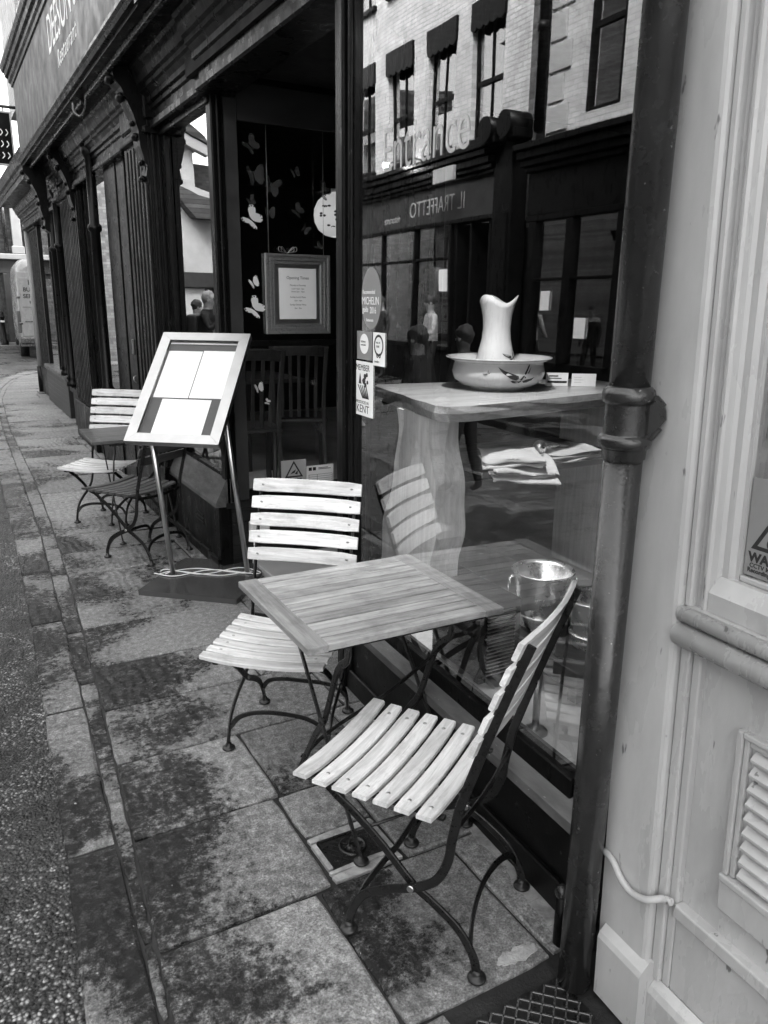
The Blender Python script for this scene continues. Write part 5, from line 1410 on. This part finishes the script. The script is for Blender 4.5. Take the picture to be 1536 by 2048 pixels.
part('roof', lambda bm: prism(bm, [(5.0, 10.5), (9.1, 13), (13.2, 10.5)], 16.3, 25.7), 'tile', t)
t = thing('bollard', 'black street bollard on the pavement behind the van', 'bollard', (1.93, 28.95, .1))
part('post', lambda bm: lathe(bm, [(.12, 0), (.12, .12), (.07, .16), (.065, .85), (.085, .87), (.085, .91), (.055, .94), (.06, 1.02), (.03, 1.08), (0, 1.09)], 20), 'black', t)
part('band', lambda bm: lathe(bm, [(.0655, .72), (.069, .72), (.069, .78), (.0655, .78)], 20), 'white', t)
# hanging sign under the fascia and the pale end pipe
t = thing('hanging_sign', 'dark hanging sign board with white scrolls projecting from the shop fascia at the far left', 'sign', (1.10, 12.2, 3.3), 0, world=True)
sb = part('board', lambda bm: box(bm, .80, 1.17, 12.18, 12.22, 3.36, 3.98, bev=.004), 'black2', t)
part('edge_frame', lambda bm: (box(bm, .78, .80, 12.17, 12.23, 3.34, 4.0), box(bm, 1.17, 1.19, 12.17, 12.23, 3.34, 4.0), box(bm, .80, 1.17, 12.17, 12.23, 3.34, 3.36), box(bm, .80, 1.17, 12.17, 12.23, 3.98, 4.0)), 'paperg', t)
part('scrolls', lambda bm: [tube(bm, smoothpath([(.84 + .065 * (k % 5), 12.172, 3.42 + .14 * (k // 5)), (.87 + .065 * (k % 5), 12.172, 3.46 + .14 * (k // 5)), (.85 + .065 * (k % 5), 12.172, 3.50 + .14 * (k // 5))], 4), .007, 5) for k in range(18)], 'paper', sb)
part('arm', lambda bm: tube(bm, [(.78, 12.2, 4.06), (1.6, 12.2, 4.06)], .02, 8), 'iron', t)
part('hanger', lambda bm: (tube(bm, [(.88, 12.2, 4.06), (.88, 12.2, 3.99)], .008, 6), tube(bm, [(1.1, 12.2, 4.06), (1.1, 12.2, 3.99)], .008, 6)), 'iron', t)
t = thing('drainpipe', 'slender pale drainpipe at the far corner of the black shop front', 'drainpipe', (1.56, 15.42, 0))
part('pipe', lambda bm: tube(bm, [(0, 0, .45), (0, 0, 2.9)], .045, 14), 'stone', t)
part('shoe', lambda bm: tube(bm, [(0, 0, .0), (0, 0, .45)], .06, 14), 'black', t)

# ------------------------------------------------------------------ across the street (seen in the shop windows)
def obox(bm, o0, o1, a, b, c, d, bev=0.): box(bm, o0, o1, a, b, c, d, MN, bev)
F = -6.707        # facade line of the opposite side, in the window's frame
A = thing('opposite_restaurant', 'white brick building with dark awning boxes above a black shop front, reflected in near window', 'building', tuple(MN @ V((F, 13, 0))), 0, world=True)
wins = [(10.40, 11.38), (11.95, 12.98), (13.55, 14.62), (15.25, 16.32), (16.95, 18.0)]
holes = [(a, b, 4.38, 6.50) for a, b in wins] + [(a, b, 7.6, 9.2) for a, b in wins]
part('wall', lambda bm: holes_wall(bm, 9.66, 18.6, 4.22, 10.2, holes, F - .3, .3, MN), 'brickw', A)
part('dark_brick_edge', lambda bm: obox(bm, F - .3, F + .02, 9.45, 9.66, 3.9, 10.2), 'brickd', A)
part('rainwater_pipe', lambda bm: (tube(bm, [MN @ V((F + .07, 9.33, 4.2)), MN @ V((F + .07, 9.33, 10))], .07, 14), tube(bm, [MN @ V((F + .07, 9.33, 5.6)), MN @ V((F + .07, 9.33, 5.72))], .09, 14)), 'black', A)
for a, b, c, d in holes:
    def f(bm):
        for q in ((a, a + .06, c, d), (b - .06, b, c, d), (a, b, c, c + .08), (a, b, d - .06, d)): obox(bm, F - .16, F - .10, *q)
        m = (c + d) / 2 - .15; obox(bm, F - .15, F - .08, a + .04, b - .04, m - .035, m + .035); obox(bm, F - .14, F - .10, (a + b) / 2 - .014, (a + b) / 2 + .014, c + .05, d - .05)
        obox(bm, F - .05, F + .08, a - .04, b + .04, c - .09, c, .01)
    wq = part('sash_window', f, 'black2', A)
    part('pane', lambda bm: obox(bm, F - .135, F - .125, a + .05, b - .05, c + .06, d - .05), 'glasso', wq)
    part('curtain', lambda bm: (obox(bm, F - .26, F - .20, a, b, c, d), obox(bm, F - .19, F - .18, b - .3, b - .06, c + .1, d - .1)), 'inwall', wq)
    if c < 6:
        def f(bm):
            n = 5; pts = [(a - .02, d + .04), (b + .02, d + .04)]
            lower = []
            for i in range(n * 6 + 1):
                s = b + .02 - (b - a + .04) * i / (n * 6); lower.append((s, d - .36 - .05 * abs(math.sin(i * PI / 6))))
            prism(bm, pts + lower, F + .0, F + .05, MN, axis='x')
        part('awning_box', f, 'black2', A)
def f(bm):
    for o, z0_, z1_ in ((.10, 3.76, 3.82), (.16, 3.83, 3.90), (.22, 3.91, 4.02), (.30, 4.03, 4.12), (.36, 4.13, 4.21)): obox(bm, F - .2, F + o, 10.42, 18.6, z0_, z1_, .01)
    obox(bm, F - .2, F + .06, 10.42, 18.6, 3.04, 3.12, .01)
part('cornice', f, 'black2', A)
fs_ = part('fascia', lambda bm: obox(bm, F - .2, F + .03, 10.42, 18.6, 3.12, 3.76), 'fasc', A)
def f(bm):
    text_bm(bm, 'IL TRAFFETTO', .42, face_e((F + .033, 11.38, 3.29), MN), .003, offset=-.004, sx=.80, spacing=1.02)
part('lettering', f, 'paperg', fs_)
part('small_lettering', lambda bm: text_bm(bm, 'ristorante', .22, face_e((F + .033, 13.95, 3.25), MN), .003, offset=-.002, sx=.85), 'paperg', fs_)
def f(bm):
    obox(bm, F - .2, F + .10, 9.88, 10.42, 0, 4.25, .02); obox(bm, F + .10, F + .13, 9.95, 10.35, .3, 3.1, .02)
    for a in (9.60, 10.16):
        tube(bm, [MN @ V((F - .1, a + .12, 4.36)), MN @ V((F + .42, a + .12, 4.36))], .20, 20); obox(bm, F - .15, F + .36, a - .08, a + .32, 4.14, 4.30, .02)
part('pilaster', f, 'black2', A)
def f(bm):
    obox(bm, F - .05, F + .03, 11.86, 18.6, 0, .74, .01); obox(bm, F - .05, F + .08, 11.86, 18.6, .74, .82, .01)
    for s in (11.86, 13.3, 14.8, 16.3, 17.8): obox(bm, F - .05, F + .04, s - .04, s + .04, .82, 3.04, .01)
    obox(bm, F - .05, F + .03, 11.9, 18.6, 2.42, 2.48, .01)
    for s in (10.6, 11.2, 11.7): obox(bm, F - .5, F - .02, s, s + .08, 0, 3.04, .01)
    obox(bm, F - .6, F - .5, 10.42, 11.86, 0, 3.04)
sw = part('shop_window', f, 'black2', A)
part('pane', lambda bm: quad(bm, [(F - .02, 11.88, .8), (F - .02, 18.5, .8), (F - .02, 18.5, 3.04), (F - .02, 11.88, 3.04)], MN), 'glasso', sw)
part('dark_lining', lambda bm: (obox(bm, F - 2, F - 1.9, 10, 18.6, 0, 3.1), obox(bm, F - 2, F - .1, 10, 18.6, -.1, .3)), 'inwall', sw)
part('menu_card', lambda bm: obox(bm, F - .01, F + .0, 12.0, 12.32, 1.85, 2.25), 'paper', sw)
part('light_box', lambda bm: obox(bm, F + .36, F + .42, 11.2, 11.95, 3.72, 3.96), 'paperg', A)
part('body', lambda bm: obox(bm, F - 6, F - 2, 9.6, 18.6, 0, 10.2), 'brickw', A)
t = thing('sign_spotlight', 'lit spotlight on a long arm over the shop fascia across the street', 'lamp', tuple(MN @ V((F, 13.4, 4.2))), 0, world=True)
part('arm', lambda bm: tube(bm, smoothpath([MN @ V(p) for p in ((F + .3, 12.4, 4.18), (F + .5, 12.7, 4.26), (F + .62, 13.5, 4.27))], 5), .015, 8), 'iron', t)
part('bulb', lambda bm: ball(bm, MN @ V((F + .62, 13.55, 4.25)), .05, seg=14), 'bulb', t)
C2 = thing('opposite_shop', 'pale brick building with corner quoins, at the right of the near window reflection', 'building', tuple(MN @ V((F, 6.5, 0))), 0, world=True)
h2 = [(7.62, 8.42, 4.3, 6.6), (5.3, 6.2, 4.3, 6.6), (3.0, 3.9, 4.3, 6.6), (.6, 1.5, 4.3, 6.6), (-2, -1.1, 4.3, 6.6)]
part('wall', lambda bm: holes_wall(bm, -9, 9.25, 4.0, 9.6, h2, F - .3, .3, MN), 'brickw', C2)
part('quoins', lambda bm: [obox(bm, F - .01, F + .03, 8.72 + (.14 if k % 2 else 0), 9.22, 4.15 + k * .42, 4.52 + k * .42, .01) for k in range(12)], 'render', C2)
for a, b, c, d in h2:
    wq = part('sash_window', lambda bm: (obox(bm, F - .16, F - .02, a - .08, a + .07, c, d), obox(bm, F - .16, F - .08, b - .07, b, c, d), obox(bm, F - .16, F - .10, a, b, c, c + .08), obox(bm, F - .15, F - .09, a, b, 5.4, 5.47)), 'black2', C2)
    part('pane', lambda bm: obox(bm, F - .14, F - .13, a, b, c, d), 'glasso', wq)
    part('curtain', lambda bm: obox(bm, F - .28, F - .22, a, b, c, d), 'fasc', wq)
def f(bm):
    obox(bm, F - .2, F + .02, -9, 9.55, 3.0, 3.62); 
    for o, z0_, z1_ in ((.10, 3.63, 3.70), (.18, 3.71, 3.80), (.26, 3.81, 3.92), (.34, 3.93, 4.02)): obox(bm, F - .2, F + o, -9, 9.58, z0_, z1_, .01)
    obox(bm, F - .2, F + .05, -9, 9.55, 2.9, 2.99, .01); obox(bm, F - .1, F + .0, -9, 9.55, 0, .75, .01)
    for s in (9.3, 8.4, 7.3, 6.1, 4.0, 1.6, -1, -4): obox(bm, F - .1, F + .06, s, s + .16, .75, 2.9, .02)
    obox(bm, F - .05, F + .03, -9, 9.3, 2.0, 2.05, .01)
sf = part('shop_front', f, 'black2', C2)
part('pane', lambda bm: quad(bm, [(F - .04, -9, .75), (F - .04, 9.4, .75), (F - .04, 9.4, 2.9), (F - .04, -9, 2.9)], MN), 'glasso', sf)
part('dark_lining', lambda bm: obox(bm, F - 1.5, F - 1.4, -9, 9.5, 0, 3), 'inwall', sf)
part('notice', lambda bm: (obox(bm, F - .02, F - .01, 8.9, 9.12, 1.55, 1.85), obox(bm, F - .02, F - .01, 8.0, 8.25, 1.15, 1.45)), 'paper', sf)
part('body', lambda bm: (obox(bm, F - 6, F - 1.6, -9, 9.3, 0, 4), obox(bm, F - 6, F - .4, -9, 9.25, 9.3, 9.6)), 'brickw', C2)
# rendered house at the bend, reflected in the left window
B = thing('rendered_house', 'pale rendered house with tiled verge and brick edge, reflected left of the entrance', 'building', (-4, 22.3, 0), 0, world=True)
def mir(x): return 2.924 - x
def wallpoly(bm, pts, y0_=22., th=.3):
    prism(bm, [(mir(x), z) for x, z in pts], y0_, y0_ + th)
YB = 22.
def f(bm): wallpoly(bm, [(5.55, 2.35), (7.9, 2.3), (7.9, 4.1), (6.45, 4.55), (6.45, 5.75), (5.50, 6.05)])
part('wall', f, 'render', B)
part('brick_edge', lambda bm: wallpoly(bm, [(2.6, 0), (5.42, 0), (5.42, 6.05), (2.6, 6.5)], YB + .04), 'brickm', B)
part('drainpipe', lambda bm: tube(bm, [(mir(5.48), YB - .07, 0), (mir(5.48), YB - .07, 6.1)], .06, 10), 'black', B)
part('verge', lambda bm: prism(bm, [(mir(4.6), 6.5), (mir(6.8), 5.55), (mir(6.8), 5.30), (mir(4.6), 6.18)], YB - .25, YB + .05), 'stone', B)
part('roof', lambda bm: (prism(bm, [(mir(2.5), 7.6), (mir(4.6), 7.4), (mir(6.7), 5.75), (mir(6.82), 5.57), (mir(4.6), 6.52), (mir(2.5), 7.1)], YB - .3, YB + 5), prism(bm, [(mir(5.5), 4.65), (mir(6.4), 4.30), (mir(8.2), 3.90), (mir(8.2), 3.70), (mir(6.3), 3.72)], YB - .45, YB)), 'tile', B)
part('back_wall', lambda bm: wallpoly(bm, [(6.5, 3.5), (11, 3.5), (11, 5.0), (6.5, 5.2)], YB + .5), 'brickdy', B)
part('ground_floor', lambda bm: (wallpoly(bm, [(5.42, 0), (9, 0), (9, 2.35), (5.42, 2.35)], YB + .1), wallpoly(bm, [(5.42, 1.95), (9, 1.95), (9, 2.34), (5.42, 2.34)], YB - .05, .1)), 'fasc', B)
part('door', lambda bm: (wallpoly(bm, [(4.7, .1), (5.3, .1), (5.3, 1.9), (4.7, 1.9)], YB - .02, .05), wallpoly(bm, [(5.6, .1), (6.6, .1), (6.6, 1.92), (5.6, 1.92)], YB + .05, .05)), 'render', B)
part('side_wall', lambda bm: box(bm, -9, -5.4, 18.8, 22, 0, 6.2), 'render', B)

# ------------------------------------------------------------------ people in the street, seen only as reflections
def person(loc, rz, label, stops, h=1.72, arms='down', lean=0., hair='hair', bag=None, wide=1.):
    t = thing('person', label, 'person', loc, rz)
    s = h / 1.75
    if arms == 'up': LA = [(.19, -.02, 1.42), (.30, -.12, 1.20), (.16, -.34, 1.42), (.10, -.36, 1.50)]
    elif arms == 'front': LA = [(.19, 0, 1.42), (.27, -.04, 1.14), (.16, -.26, 1.05), (.12, -.33, 1.03)]
    else: LA = [(.19, 0, 1.42), (.24, .02, 1.14), (.25, -.06, .90), (.25, -.08, .81)]
    P = [(0, 0, .95), (0, .01, 1.15), (0, .0, 1.36), (0, -.01, 1.49), (0, -.03, 1.58), (0, -.04, 1.68)]
    Rr = [(.155 * wide, .115 * wide), (.145 * wide, .105 * wide), (.165 * wide, .11 * wide), (.055, .055), (.078, .09), (.075, .085)]
    E = [(0, 1), (1, 2), (2, 3), (3, 4), (4, 5)]
    def chain(src, pts, rad):
        i = src
        for p, r in zip(pts, rad):
            P.append(p); Rr.append((r, r)); E.append((i, len(P) - 1)); i = len(P) - 1
    for sx in (1, -1):
        chain(2, [(sx * a, b, c) for a, b, c in LA], (.062, .050, .038, .034))
        chain(0, [(sx * .10, 0, .88), (sx * .11, -.02 + .10 * sx * .6, .50), (sx * .115, .03 + .12 * sx, .09), (sx * .12, -.08 + .12 * sx, .035)], (.095, .066, .045, .04))
    me = bpy.data.meshes.new('sk'); me.from_pydata([V((x, y + lean * max(0, z - .9), z)) * s for x, y, z in P], E, [])
    o = bpy.data.objects.new('sk', me); COL.objects.link(o)
    o.modifiers.new('s', 'SKIN'); sd_ = o.modifiers.new('d', 'SUBSURF'); sd_.levels = 2
    for i, v in enumerate(me.skin_vertices[0].data): v.radius = (Rr[i][0] * s, Rr[i][1] * s); v.use_root = (i == 0)
    bpy.context.view_layer.update()
    m2 = bpy.data.meshes.new_from_object(o.evaluated_get(bpy.context.evaluated_depsgraph_get()))
    bpy.data.objects.remove(o)
    for p in m2.polygons: p.use_smooth = True
    b_ = bpy.data.objects.new('body', m2); m2.materials.clear(); m2.materials.append(bands('clothes_and_skin', [(z * s, c) for z, c in stops])); COL.objects.link(b_); b_.parent = t
    hz, hy = 1.665 * s, -.035 * s + lean * .76 * s
    def face(bm):
        ball(bm, (0, hy - .088 * s, 1.625 * s), .014 * s, seg=10)
    part('nose', face, 'skin', b_)
    part('eyes', lambda bm: [ball(bm, (x * s, hy - .078 * s, 1.65 * s), .009 * s, seg=8) for x in (-.03, .03)], 'ink', b_)
    part('ears', lambda bm: [ball(bm, (x * s, hy, 1.635 * s), .022 * s, sc=(.5, 1, 1.3), seg=10) for x in (-.08, .08)], 'skin', b_)
    def hr(bm):
        ball(bm, (0, hy + .018 * s, hz + .022 * s), .102 * s, sc=(.92, 1.02, .88), seg=28)
        for v in bm.verts: v.co += (v.co - V((0, hy, hz))).normalized() * .022 * s * noise.noise(v.co * 22) + V((0, .012, -.03)) * s * max(0, (hz - v.co.z) / .1)
    part('hair', hr, hair, t)
    if bag:
        part(bag, lambda bm: box(bm, -.15, .15, .10 + lean * .3, .28 + lean * .3, .95 * s, 1.42 * s, bev=.05, seg=3), 'back', t)
    return t
sk = .36
person((-.80, 12.6, -.04), math.radians(-60), 'grey haired person with backpack raising a camera, reflected left of the entrance', [(0, .02), (.09, .03), (.92, .02), (1.50, sk)], 1.80, 'up', -.08, 'hairg', 'backpack')
person((-.95, 13.7, -.04), math.radians(-75), 'person in dark jacket and light scarf beside the one raising a camera, reflected', [(0, .02), (.09, .04), (.95, .03), (1.38, .5), (1.47, sk)], 1.66, 'down', -.05, 'hair')
person((-3.76, 12.35, .06), math.radians(100), 'person in a white jacket and dark trousers standing across the street', [(0, .02), (.09, .03), (.98, .62), (1.46, sk)], 1.68, 'front')
person((-4.1, 15.3, .06), math.radians(80), 'person in black walking past the opposite shop window', [(0, .02), (.09, .03), (1.48, sk)], 1.66)
person((-.31, 5.77, -.04), math.radians(140), 'short person in a black padded coat standing in the road, reflected above the counter', [(0, .02), (.09, .02), (1.50, .2)], 1.50, 'front', 0, 'hair', wide=1.4)
person((-.86, 5.96, -.04), math.radians(150), 'short person in a dark hood standing in the road, reflected beside the jug', [(0, .02), (.09, .02), (1.50, .12)], 1.50, 'front', 0, 'hair', wide=1.3)

for o in bpy.data.objects:
    if '_w' in o: del o['_w']
